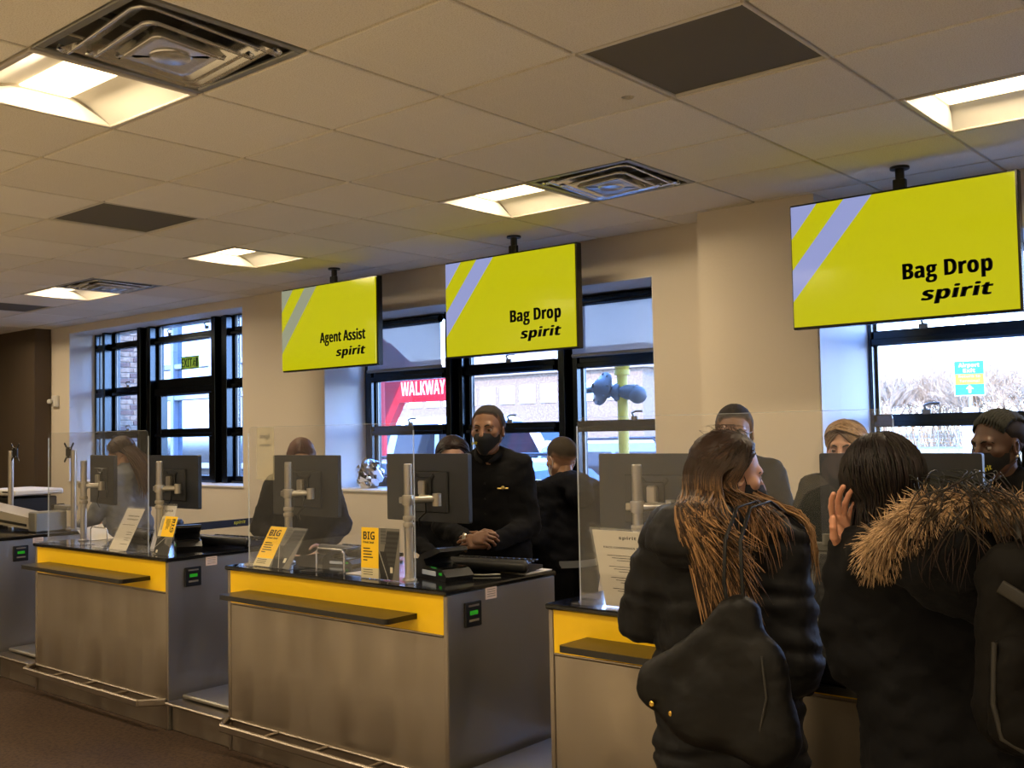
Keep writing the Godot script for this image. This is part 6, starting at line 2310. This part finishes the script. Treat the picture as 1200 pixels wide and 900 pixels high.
func seated_row(black: Callable, g: RandomNumberGenerator) -> void:
	# dark haired woman half hidden by the monitor of the masked man
	var o := figure("dark haired agent mostly hidden behind the monitor beside the masked man", {"pos": Vector3(-4.20, 0, -4.42), "yaw": 0.75, "H": 1.60, "skin": Color(0.42, 0.25, 0.17), "hr": Vector3(0.28, 0.0, 0.0),
		"la": [Vector3(0.24, 1.10, 0.06), Vector3(0.12, 1.03, 0.28)], "ra": [Vector3(-0.24, 1.10, 0.06), Vector3(-0.12, 1.03, 0.28)]})
	var hx := hx_of(o)
	var m := hairpart(o, hx, 0.016, 34.0, -50.0, Color(0.016, 0.011, 0.009), 0.3, -20.0, 0.4)
	for i in 90:
		var az := g.randf_range(70, 290)
		var p := scalp(hx, az, g.randf_range(-20, 30), 0.016)
		var e := hx * Vector3(sin(deg_to_rad(az)) * 0.10, -0.20 + g.randf_range(-0.05, 0.03), cos(deg_to_rad(az)) * 0.06 - 0.05)
		lock(m, bez(p, p + Vector3(0, -0.06, 0), e + Vector3(0, 0.08, 0), e, 7), 0.006, Color(0.016, 0.011, 0.009), Color(0.02, 0.014, 0.01))
	crown(m, hx, g, 160, 0.020, Color(0.012, 0.009, 0.008), Color(0.03, 0.02, 0.016), true, 35.0)
	obj("hair", m, M.hair, o)
	face_mask(hx, M.mask_black, o)
	# red-brown hair, head bowed, behind the left monitor of the middle counter
	o = figure("agent with parted red-brown hair bowed behind the left monitor of the middle counter", {"pos": Vector3(-5.50, 0, -4.33), "yaw": 0.92, "H": 1.62, "skin": Color(0.42, 0.25, 0.17), "hr": Vector3(0.55, 0.0, 0.0), "hc": Vector3(0, 1.60, 0.085), "bulk": 1.14, "shoulder": 0.19,
		"la": [Vector3(0.29, 1.12, 0.05), Vector3(0.16, 1.0, 0.28)], "ra": [Vector3(-0.29, 1.12, 0.05), Vector3(-0.16, 1.0, 0.28)], "sleeve": 0.066, "cloth": M.navy})
	hx = hx_of(o)
	m = hairpart(o, hx, 0.013, 33.0, -40.0, Color(0.075, 0.028, 0.018), 0.35, -14.0, 0.2)
	for i in 120:
		var sd := 1.0 if i % 2 else -1.0
		var pth := []
		var az0 := sd * g.randf_range(3, 10)
		var e0 := g.randf_range(42, 88)
		var az1 := sd * g.randf_range(75, 110)
		for k in 7:
			var u := k / 6.0
			pth.append(scalp(hx, lerpf(az0, az1, pow(u, 0.8)), lerpf(e0, -25.0, u), 0.014 + 0.006 * sin(u * PI)))
		var c := Color(0.10, 0.035, 0.02).lerp(Color(0.04, 0.018, 0.013), g.randf())
		lock(m, pth, 0.005, c * 0.8, c * 1.3)
	obj("hair", m, M.hair, o)
	face_mask(hx, M.mask_black, o)
	# the long haired woman in grey at the second counter
	o = figure("woman with long brown hair in a grey hooded top at the second counter", {"pos": Vector3(-7.74, 0, -4.38), "yaw": -1.25, "H": 1.66, "skin": Color(0.45, 0.25, 0.16), "hr": Vector3(0.38, 0.0, 0.05), "lean": Vector3(0.0, -0.01, 0.05), "hc": Vector3(0, 1.595, 0.11), "cloth": M.grey_knit, "garment": "hooded_top", "bulk": 1.1,
		"la": [Vector3(0.24, 1.08, 0.16), Vector3(0.14, 0.99, 0.40)], "ra": [Vector3(-0.24, 1.08, 0.16), Vector3(-0.14, 0.99, 0.40)], "sleeve": 0.066, "folds": 0.016,
		"extra": func(f: SDF, s: float) -> void:
			f.ell(Vector3(0, 1.42, -0.03) * s, Vector3(0.12, 0.07, 0.09) * s, 0.05)})
	hx = hx_of(o)
	m = hairpart(o, hx, 0.018, 34.0, -50.0, Color(0.035, 0.018, 0.011), 0.35, -25.0, 0.5)
	for i in 220:
		var az := g.randf_range(105, 255)
		var p := scalp(hx, az, g.randf_range(-10, 60), 0.016)
		var p1 := scalp(hx, lerpf(az, 180.0, 0.4), -25, 0.03)
		var e := Vector3(sin(deg_to_rad(az)) * 0.10, g.randf_range(1.14, 1.34), -0.19 + g.randf_range(-0.02, 0.02))
		var c := Color(0.030, 0.015, 0.010).lerp(Color(0.085, 0.042, 0.024), g.randf())
		lock(m, bez(p, p1, e + Vector3(0, 0.14, -0.01), e, 9), 0.006, c * 0.7, c * 1.3)
	crown(m, hx, g, 220, 0.022, Color(0.025, 0.014, 0.009), Color(0.085, 0.045, 0.026), true, 35.0)
	obj("hair", m, M.hair, o)
	face_mask(hx, M.mask_black, o)
	m = MB.new()
	m.tube([Vector3(0.06, 1.42, 0.14), Vector3(0.03, 1.25, 0.20), Vector3(0.0, 1.16, 0.21)], 0.004, 5)
	m.tube([Vector3(-0.06, 1.42, 0.14), Vector3(-0.03, 1.25, 0.20), Vector3(0.0, 1.16, 0.21)], 0.004, 5)
	m.box(Vector3(0, 1.12, 0.215), Vector3(0.055, 0.085, 0.004), 0.002)
	obj("lanyard", m, M.cream, o)

func agents_right(black: Callable, g: RandomNumberGenerator) -> void:
	# the man in spectacles
	var o := figure("man in spectacles and dark olive jacket behind the puffer coat woman", {"pos": Vector3(-2.40, 0, -4.50), "yaw": 0.50, "H": 1.74, "skin": Color(0.22, 0.11, 0.065), "head": 1.06, "hr": Vector3(0.12, -0.05, 0.0), "cloth": M.olive,
		"la": [Vector3(0.25, 1.10, 0.06), Vector3(0.14, 1.03, 0.28)], "ra": [Vector3(-0.25, 1.10, 0.06), Vector3(-0.14, 1.03, 0.28)], "cell": 0.015})
	var hx := hx_of(o)
	obj("hair", hairpart(o, hx, 0.009, 27.0, -46.0, Color(0.012, 0.009, 0.008), 0.3, -24.0, 0.0, Color(0.22, 0.11, 0.065)), M.hair_short, o)
	face_mask(hx, M.mask_black, o)
	var m := MB.new()
	for s: float in [-1.0, 1.0]:
		var lp := []
		for k in 21:
			var a := TAU * k / 20
			lp.append(hx * Vector3(s * 0.033 + cos(a) * 0.026, 0.002 + sin(a) * 0.020, 0.106 - absf(cos(a) + s * 1.0) * 0.004))
		m.tube(lp, 0.0022, 6, false)
		m.tube([hx * Vector3(s * 0.058, 0.008, 0.100), hx * Vector3(s * 0.074, 0.008, 0.06), hx * Vector3(s * 0.080, 0.006, 0.0)], 0.002, 6)
	m.tube([hx * Vector3(-0.008, 0.006, 0.107), hx * Vector3(0, 0.009, 0.111), hx * Vector3(0.008, 0.006, 0.107)], 0.002, 6)
	var sp := obj("spectacles", m, M.spectacle, o)
	m = MB.new()
	for s: float in [-1.0, 1.0]:
		m.ball(hx * Vector3(s * 0.033, 0.002, 0.1045), Vector3(0.025, 0.019, 0.0015), 16, hx.basis.orthonormalized())
	obj("lenses", m, M.lens, sp)
	# the blonde woman
	o = figure("agent with blonde hair swept back in a dark olive jacket by the right window", {"pos": Vector3(-1.83, 0, -4.48), "yaw": 0.16, "H": 1.655, "skin": Color(0.50, 0.28, 0.19), "hr": Vector3(0.10, -0.05, 0.0), "cloth": M.olive, "brow": Color(0.05, 0.03, 0.02), "gaze": Vector2(0.2, 0),
		"la": [Vector3(0.25, 1.10, 0.06), Vector3(0.14, 1.03, 0.28)], "ra": [Vector3(-0.27, 1.10, 0.04), Vector3(-0.14, 1.03, 0.28)], "cell": 0.015, "sleeve": 0.064, "bulk": 1.05})
	hx = hx_of(o)
	m = hairpart(o, hx, 0.006, 29.0, -40.0, Color(0.12, 0.065, 0.034), 0.3, -14.0, 0.4)
	for i in 130:
		var sd := 1.0 if i % 2 else -1.0
		var pth := []
		var az0 := g.randf_range(-14, 4)
		var e0 := g.randf_range(38, 85)
		for k in 8:
			var u := k / 7.0
			pth.append(scalp(hx, lerpf(az0, sd * g.randf_range(100, 125), pow(u, 0.75)), lerpf(e0, -8.0, u), 0.012 + 0.006 * sin(u * PI)))
		var c := Color(0.13, 0.07, 0.035).lerp(Color(0.42, 0.27, 0.15), g.randf())
		lock(m, pth, 0.0048, c * 0.8, c)
	crown(m, hx, g, 160, 0.009, Color(0.07, 0.038, 0.02), Color(0.38, 0.24, 0.13), true, 27.0)
	for i in 150:
		var sd := 1.0 if i % 3 else -1.0
		var pth := scalp_arc(hx, -8.0 + g.randf_range(-4, 4), g.randf_range(30, 60), sd * g.randf_range(66, 92), g.randf_range(-34, -12), 0.001, 0.009, 8)
		lock(m, pth, 0.0042, Color(0.07, 0.038, 0.02), Color(0.10, 0.055, 0.03).lerp(Color(0.46, 0.30, 0.17), g.randf()))
	obj("hair", m, M.hair, o)
	face_mask(hx, M.mask_black, o)
	# the woman with braids
	o = figure("woman with braided hair and a black mask at the far right", {"pos": Vector3(-1.13, 0, -4.28), "yaw": -0.30, "H": 1.67, "skin": Color(0.085, 0.040, 0.024), "hr": Vector3(0.10, -0.22, 0.0), "gaze": Vector2(-0.45, 0), "head": 1.05,
		"la": [Vector3(0.25, 1.10, 0.06), Vector3(0.14, 1.03, 0.28)], "ra": [Vector3(-0.25, 1.10, 0.06), Vector3(-0.14, 1.03, 0.28)], "cell": 0.015})
	hx = hx_of(o)
	m = hairpart(o, hx, 0.006, 36.0, -34.0, Color(0.008, 0.006, 0.005), 0.1, -4.0)
	for i in 19:
		var az0 := -84.0 + 168.0 * i / 18.0
		var pth := []
		for k in 22:
			var u := k / 21.0
			var el := lerpf(36.0 - absf(az0) * 0.22, 178.0, u)
			# over the crown to the back of the head
			var a := deg_to_rad(el)
			var sx := sin(deg_to_rad(az0))
			var d := Vector3(sx * lerpf(1.0, 0.45, u), sin(a) * sqrt(1.0 - sx * sx * 0.6), cos(a) * sqrt(1.0 - sx * sx * 0.6)).normalized()
			var wob := sin(k * 2.1 + i) * 0.0016
			pth.append(hx * (Vector3(wob, 0.034, -0.014) + d * Vector3(0.084, 0.096, 0.106)))
		var rad := []
		for k in 22:
			rad.append((0.0085 + 0.0022 * sin(k * 2.6)) * smoothstep(-1.5, 4.0, float(k)))
		m.col = Color(0.010, 0.008, 0.007)
		m.tube(pth, rad, 7)
	for i in 16:
		var p := hx * Vector3(g.randf_range(-0.06, 0.06), g.randf_range(-0.03, 0.05), -0.105)
		var e := hx * Vector3(g.randf_range(-0.09, 0.09), -0.28, -0.12 + g.randf_range(-0.02, 0.02))
		m.tube(bez(p, p + Vector3(0, -0.05, 0) - hx.basis.z * 0.03, e + Vector3(0, 0.1, 0), e, 10), 0.008, 6)
	obj("hair", m, M.hair_short, o)
	face_mask(hx, M.mask_black, o)
	mask_text(o, hx, Vector3(0.036, -0.080, 0.112), 0.62, 0.055, 0.35)
	for s: float in [-1.0, 1.0]:
		m = MB.new()
		m.ball(hx * Vector3(s * 0.082, -0.036, 0.0), Vector3(0.006, 0.006, 0.006), 8)
		obj("earring", m, M.white_plastic, o)

func puffer_woman(g: RandomNumberGenerator) -> void:
	var pos := Vector3(-1.53, 0, -2.78)
	var o := figure("woman in a long black puffer coat with long caramel-tipped hair, seen from behind", {"pos": pos, "yaw": 3.40, "H": 1.605, "skin": Color(0.45, 0.25, 0.17), "hc": Vector3(-0.01, 1.615, 0.075), "hr": Vector3(0.16, -0.95, -0.06), "hem": 0.40, "flare": 0.03, "bulk": 1.16, "shoulder": 0.185, "skirtless": false,
		"la": [Vector3(0.30, 1.13, 0.04), Vector3(0.20, 1.05, 0.34)], "ra": [Vector3(-0.238, 1.04, -0.04), Vector3(-0.19, 0.93, 0.22)], "sleeve": 0.082, "cuff": 0.02, "cloth": M.puffer, "garment": "puffer_coat", "cell": 0.0115, "folds": 0.009, "collar": false, "rpalm": Vector3(0.6, -0.6, 0),
		"quilt": func(p: Vector3) -> float:
			var w := p.y + 0.018 * sin(p.x * 9.0) + 0.010 * sin(p.z * 14.0)
			var t := fposmod(w, 0.150) - 0.075
			return -0.013 * exp(-t * t / 0.00022) + 0.006 * cos(t / 0.075 * PI) + noise.get_noise_3d(p.x * 0.45, p.y * 0.3, p.z * 0.45) * 0.018,
		"extra": func(f: SDF, s: float) -> void:
			f.cap(Vector3(0.13, 1.46, -0.06) * s, Vector3(0.02, 1.44, -0.15) * s, 0.075, 0.085, 0.05)
			f.cap(Vector3(0.02, 1.44, -0.15) * s, Vector3(-0.13, 1.45, -0.05) * s, 0.08, 0.06, 0.05)
			f.ell(Vector3(0.09, 1.43, -0.14) * s, Vector3(0.12, 0.085, 0.085), 0.04)
			f.cap(Vector3(0.11, 1.48, 0.05) * s, Vector3(-0.11, 1.48, 0.06) * s, 0.05, 0.05, 0.05)})
	var hx := hx_of(o)
	var m := hairpart(o, hx, 0.017, 36.0, -50.0, Color(0.026, 0.015, 0.010), 0.25, -4.0, 0.5)
	crown(m, hx, g, 300, 0.020, Color(0.020, 0.012, 0.009), Color(0.075, 0.040, 0.022), false, 36.0)
	# long locks over the hood and down the back
	for i in 420:
		var az := g.randf_range(78, 282)
		var e0 := g.randf_range(-5, 78)
		var p := scalp(hx, az, e0, 0.014)
		var p1 := scalp(hx, lerpf(az, 180.0, 0.35), -22, 0.04)
		var t := g.randf()
		var e := Vector3(-0.175 + 0.155 * t + g.randf_range(-0.02, 0.02), g.randf_range(1.06, 1.36) - 0.12 * absf(t - 0.45), -0.245 + g.randf_range(-0.02, 0.02) - 0.02 * sin(t * PI))
		var mid := Vector3(lerpf(p1.x, e.x, 0.55), 1.36, -0.275 + 0.02 * g.randf())
		var c := Color(0.022, 0.013, 0.009).lerp(Color(0.42, 0.23, 0.10), pow(g.randf(), 2.2))
		var pts := bez(p, scalp(hx, lerpf(az, 180.0, 0.15), maxf(-5.0, e0 - 35.0), 0.03), p1 + Vector3(0, 0.02, 0), p1, 5)
		pts.append_array(bez(p1, p1 + Vector3(0, -0.06, -0.03), mid + Vector3(g.randf_range(-0.03, 0.03), 0, 0), e, 10).slice(1))
		for k in range(4, pts.size()):
			pts[k] = lift(pts[k], 0.004 + 0.010 * g.randf())
		lock(m, pts, g.randf_range(0.0026, 0.0048), Color(0.028, 0.016, 0.011), c)
	# some over the right shoulder
	for i in 70:
		var p := scalp(hx, g.randf_range(85, 130), g.randf_range(-10, 40), 0.012)
		var e := Vector3(-0.215 + g.randf_range(-0.03, 0.02), g.randf_range(1.12, 1.30), 0.02 + g.randf_range(-0.05, 0.06))
		var c := Color(0.09, 0.045, 0.022).lerp(Color(0.42, 0.24, 0.11), g.randf())
		var pth := bez(p, p + Vector3(-0.03, -0.10, -0.02), Vector3(-0.20, 1.40, 0.0), e, 12)
		for k in range(3, pth.size()):
			pth[k] = lift(pth[k], 0.004 + 0.008 * g.randf(), Vector3(-0.8, 0.5, -0.2))
		lock(m, pth, 0.0036, Color(0.035, 0.02, 0.013), c)
	# over the ear and cheek
	for i in 110:
		var a0 := -g.randf_range(48, 90)
		var pth := scalp_arc(hx, a0, g.randf_range(22, 60), -g.randf_range(88, 125), -30, 0.012, 0.024, 6)
		var e := Vector3(-0.13 + g.randf_range(-0.06, 0.06), g.randf_range(1.20, 1.38), -0.06 + g.randf_range(-0.10, 0.04))
		var p1: Vector3 = pth[-1]
		var low := bez(p1, p1 + Vector3(0, -0.05, 0), e + Vector3(0, 0.08, 0), e, 7).slice(1)
		for k in low.size():
			low[k] = lift(low[k], 0.004 + 0.008 * g.randf(), Vector3(-0.5, 0.6, -0.5))
		pth.append_array(low)
		lock(m, pth, 0.0038, Color(0.022, 0.013, 0.009), Color(0.03, 0.017, 0.011).lerp(Color(0.36, 0.19, 0.085), pow(g.randf(), 1.8)))
	# stray hairs standing off the crown
	for i in 40:
		var p := scalp(hx, g.randf_range(-60, 300), g.randf_range(45, 88), 0.015)
		lock(m, bez(p, p + Vector3(g.randf_range(-0.02, 0.02), 0.02, 0), p + Vector3(g.randf_range(-0.04, 0.04), 0.03, g.randf_range(-0.04, 0.04)), p + Vector3(g.randf_range(-0.06, 0.06), 0.015, g.randf_range(-0.06, 0.06)), 5), 0.0009, Color(0.03, 0.018, 0.012), Color(0.05, 0.03, 0.02))
	obj("hair", m, M.hair, o)
	face_mask(hx, M.mask_black, o)
	# slouched tote hung from her right shoulder
	var inv := o.transform.affine_inverse()
	var b := thing("tote_bag", "slouched black leather tote hanging down the back of the puffer coat", "bag", Vector3(-1.35, 0.75, -2.47))
	var L := func(x: float, y: float, z: float) -> Vector3: return Vector3(x, y, z) - b.position
	var f := SDF.new(Vector3(-0.36, -0.06, -0.16), Vector3(0.28, 0.50, 0.16), 0.010)
	var fn := Vector3(-0.26, 0, 0.966).rotated(Vector3.UP, 0.52).normalized()
	for q: Array in [[[-1.325, 1.14, 0.035], [-1.56, 0.925, 0.06]], [[-1.325, 1.13, 0.045], [-1.42, 0.86, 0.075]], [[-1.315, 1.13, 0.04], [-1.24, 0.84, 0.07]], [[-1.56, 0.925, 0.06], [-1.46, 0.862, 0.06]], [[-1.46, 0.875, 0.075], [-1.25, 0.825, 0.065]], [[-1.32, 1.0, 0.08], [-1.36, 0.90, 0.09]], [[-1.26, 1.02, 0.06], [-1.225, 0.85, 0.06]]]:
		f.cap(L.call(q[0][0], q[0][1], -2.475), L.call(q[1][0], q[1][1], -2.455), q[0][2], q[1][2], 0.05, fn, 1.35)
	m = MB.new()
	m.skin(f.skin(noise, 0.005), Transform3D.IDENTITY)
	obj("body", m, M.leather, b)
	m = MB.new()
	m.tube([L.call(-1.345, 1.14, -2.46), L.call(-1.365, 1.22, -2.478), L.call(-1.37, 1.33, -2.50), L.call(-1.385, 1.41, -2.60), L.call(-1.385, 1.42, -2.72), L.call(-1.37, 1.33, -2.90)], 0.006, 8, true, 0.6)
	m.tube([L.call(-1.30, 1.14, -2.46), L.call(-1.31, 1.22, -2.475), L.call(-1.325, 1.33, -2.50), L.call(-1.345, 1.41, -2.60), L.call(-1.345, 1.42, -2.72), L.call(-1.33, 1.33, -2.90)], 0.006, 8, true, 0.6)
	obj("strap", m, M.leather, b)
	m = MB.new()
	m.tube([L.call(-1.235, 1.05, -2.425), L.call(-1.215, 0.95, -2.405), L.call(-1.235, 0.86, -2.40), L.call(-1.27, 0.79, -2.405)], 0.0035, 6)
	obj("seam_piping", m, M.pack_trim, b)
	for q: Array in [[-1.555, 0.885], [-1.495, 0.868]]:
		m = MB.new()
		m.ball(L.call(q[0], q[1], -2.405), Vector3(0.009, 0.009, 0.006), 10)
		obj("stud", m, M.gold, b)

func fur_woman(g: RandomNumberGenerator) -> void:
	var pos := Vector3(-0.85, 0, -2.70)
	var o := figure("black haired woman in a dark parka with a fur-trimmed hood, hand raised to her cheek", {"pos": pos, "yaw": 3.50, "H": 1.69, "skin": Color(0.50, 0.24, 0.15), "hc": Vector3(0.155, 1.525, 0.10), "hr": Vector3(0.18, 0.10, -0.12), "lean": Vector3(0.05, 0, 0.05), "hem": 0.58, "flare": 0.03, "bulk": 1.14, "shoulder": 0.185,
		"drop": 0.075, "la": [Vector3(0.245, 1.07, 0.03), Vector3(0.255, 1.318, 0.03)], "ra": [Vector3(-0.28, 1.10, 0.06), Vector3(-0.18, 1.0, 0.30)], "sleeve": 0.080, "cuff": 0.020, "cell": 0.0115, "folds": 0.012, "garment": "parka", "quilt": func(p: Vector3) -> float: return noise.get_noise_3d(p.x * 0.4 + p.y * 0.5, p.y * 0.25, p.z * 0.4) * 0.022, "collar": false,
		"ldir": Vector3(0.12, 1, -0.02), "lpalm": Vector3(-0.75, 0, -0.65), "lbend": 0.16, "lspread": 0.20, "ltone": 1.15,
		"extra": func(f: SDF, s: float) -> void:
			f.cap(Vector3(0.16, 1.36, -0.07) * s, Vector3(-0.02, 1.38, -0.17) * s, 0.075, 0.095, 0.05)
			f.cap(Vector3(-0.02, 1.38, -0.17) * s, Vector3(-0.20, 1.41, -0.08) * s, 0.095, 0.075, 0.05)
			f.ell(Vector3(-0.04, 1.34, -0.17) * s, Vector3(0.15, 0.13, 0.07), 0.05)})
	var hx := hx_of(o)
	var inv := o.transform.affine_inverse()
	var m := hairpart(o, hx, 0.014, 34.0, -55.0, Color(0.008, 0.006, 0.006), 0.2, -30.0, 0.35)
	for i in 420:
		var az := g.randf_range(42, 318)
		var pth := []
		var e0 := g.randf_range(20, 88)
		var wv := g.randf_range(0, TAU)
		for k in 7:
			var u := k / 6.0
			pth.append(scalp(hx, az + sin(wv + u * 3.0) * 3.0, lerpf(e0, -38.0, u), 0.012 + 0.022 * smoothstep(0.1, 0.9, u) + 0.004 * sin(wv + u * 7.0)))
		var last: Vector3 = pth[-1]
		var end := last + Vector3(g.randf_range(-0.02, 0.02), -g.randf_range(0.07, 0.20), g.randf_range(-0.05, 0.0))
		pth.append(last.lerp(end, 0.5) + hx.basis.z * 0.004)
		pth.append(end)
		var c := Color(0.008, 0.006, 0.006).lerp(Color(0.022, 0.016, 0.013), g.randf())
		lock(m, pth, g.randf_range(0.0035, 0.006), c, c * 1.3)
	crown(m, hx, g, 260, 0.020, Color(0.008, 0.006, 0.006), Color(0.024, 0.017, 0.014), true, 36.0)
	# loose wavy strands over the fur towards the pack
	for i in 70:
		var s0 := inv * Vector3(g.randf_range(-0.90, -0.70), g.randf_range(1.46, 1.52), g.randf_range(-2.62, -2.52))
		var e := inv * Vector3(g.randf_range(-0.86, -0.58), g.randf_range(1.24, 1.40), g.randf_range(-2.46, -2.42))
		var pth := bez(s0, s0 + Vector3(-0.02, 0.02, -0.07), e + Vector3(g.randf_range(-0.05, 0.05), 0.10, -0.02), e, 12)
		for k in pth.size():
			pth[k] += Vector3(sin(k * 0.9 + i), 0, cos(k * 1.1 + i * 2)) * 0.006
		lock(m, pth, g.randf_range(0.0016, 0.0034), Color(0.010, 0.008, 0.007), Color(0.03, 0.018, 0.012))
	obj("hair", m, M.hair, o)
	face_mask(hx, M.mask_black, o)
	# the fur: tufts all round a curved roll
	var path := []
	for q: Array in [[-1.03, 1.27, -2.66], [-0.995, 1.305, -2.58], [-0.94, 1.335, -2.525], [-0.885, 1.385, -2.505], [-0.815, 1.42, -2.50], [-0.745, 1.435, -2.505], [-0.675, 1.438, -2.53], [-0.61, 1.42, -2.58], [-0.565, 1.40, -2.66], [-0.56, 1.36, -2.76]]:
		path.append(inv * Vector3(q[0], q[1], q[2]))
	m = MB.new()
	m.tinted = true
	m.col = Color(0.05, 0.028, 0.015)
	m.tube(path, [0.02, 0.03, 0.034, 0.036, 0.034, 0.030, 0.028, 0.026, 0.024, 0.02], 12)
	var n := path.size()
	for i in 13000:
		var t := g.randf() * (n - 1.001)
		var k := int(t)
		var p: Vector3 = path[k].lerp(path[k + 1], t - k)
		var tg: Vector3 = (path[k + 1] - path[k]).normalized()
		var u := (Vector3.UP - tg * tg.y).normalized()
		var w := tg.cross(u)
		var a := g.randf() * TAU
		var rad := (u * cos(a) + w * sin(a))
		var r0 := (0.031 if t < 4.0 else 0.023) - 0.008 * absf(t / (n - 1) - 0.5) * 2.0
		var p0 := p + rad * r0
		var clump := noise.get_noise_3d(p0.x * 3.0, p0.y * 3.0, p0.z * 3.0)
		var d := (rad * 0.55 + tg * (clump * 1.5 + g.randf_range(-0.22, 0.22)) + Vector3(0, -0.40, -0.1)).normalized()
		var l := g.randf_range(0.030, 0.060) * (1.0 if t < 4.0 else 0.8)
		var d2 := (d + Vector3(0, -0.55, 0) + tg * clump).normalized()
		var shade_ := clampf(0.55 + clump * 1.1 + g.randf_range(-0.3, 0.3), 0.0, 1.0)
		var tip := Color(0.14, 0.08, 0.042).lerp(Color(0.78, 0.52, 0.28), shade_)
		lock(m, [p0, p0 + d * l * 0.4, p0 + d * l * 0.7 + d2 * l * 0.12, p0 + d * l * 0.8 + d2 * l * 0.32], g.randf_range(0.0009, 0.0018), Color(0.11, 0.062, 0.032), tip)
	obj("fur_trim", m, M.fur, o)
	# the pack on her right shoulder
	var yaw := 0.36
	var b := thing("backpack", "worn black backpack with a front pocket on the shoulder of the parka woman", "backpack", Vector3(-0.575, 0.92, -2.47), yaw)
	m = MB.new()
	var f := SDF.new(Vector3(-0.2, -0.05, -0.14), Vector3(0.2, 0.52, 0.16), 0.011)
	f.cap(Vector3(-0.07, 0.08, 0), Vector3(-0.06, 0.37, -0.01), 0.085, 0.08, 0.05)
	f.cap(Vector3(0.07, 0.08, 0), Vector3(0.06, 0.37, -0.01), 0.085, 0.08, 0.05)
	f.cap(Vector3(-0.05, 0.10, 0.02), Vector3(0.05, 0.10, 0.02), 0.085, 0.085, 0.06)
	m.skin(f.skin(noise, 0.010), Transform3D.IDENTITY)
	obj("body", m, M.pack, b)
	m = MB.new()
	f = SDF.new(Vector3(-0.2, -0.05, 0.0), Vector3(0.2, 0.32, 0.17), 0.010)
	f.cap(Vector3(-0.085, 0.07, 0.075), Vector3(-0.08, 0.21, 0.07), 0.052, 0.045, 0.03)
	f.cap(Vector3(0.085, 0.07, 0.075), Vector3(0.08, 0.21, 0.07), 0.052, 0.045, 0.03)
	f.cap(Vector3(-0.05, 0.06, 0.08), Vector3(0.05, 0.06, 0.08), 0.05, 0.05, 0.03)
	m.skin(f.skin(noise, 0.008), Transform3D.IDENTITY)
	obj("pocket", m, M.pack, b)
	m = MB.new()
	m.tube([Vector3(-0.118, 0.245, 0.092), Vector3(-0.126, 0.12, 0.108), Vector3(-0.112, 0.05, 0.112), Vector3(-0.06, 0.022, 0.118), Vector3(0.06, 0.022, 0.118), Vector3(0.112, 0.05, 0.112), Vector3(0.126, 0.12, 0.108), Vector3(0.118, 0.245, 0.092)], 0.006, 8)
	obj("pocket_piping", m, M.pack_trim, b)
	m = MB.new()
	m.tube([Vector3(-0.10, 0.36, 0.065), Vector3(-0.02, 0.31, 0.095), Vector3(0.07, 0.27, 0.105)], 0.016, 8, true, 0.3)
	m.box(Vector3(-0.015, 0.308, 0.10), Vector3(0.05, 0.034, 0.014), 0.004, Basis.from_euler(Vector3(0, 0.2, -0.5)))
	obj("buckle_strap", m, M.pack_trim, b)
	m = MB.new()
	m.tube([Vector3(-0.05, 0.44, -0.02), Vector3(-0.05, 0.50, -0.08), Vector3(-0.04, 0.52, -0.18), Vector3(-0.03, 0.46, -0.30)], 0.024, 8, true, 0.35)
	obj("shoulder_strap", m, M.pack_trim, b)
	m = MB.new()
	m.tube([Vector3(-0.03, 0.455, 0.0), Vector3(-0.02, 0.49, 0.0), Vector3(0.02, 0.49, 0.0), Vector3(0.03, 0.455, 0.0)], 0.008, 8)
	obj("grab_handle", m, M.pack_trim, b)
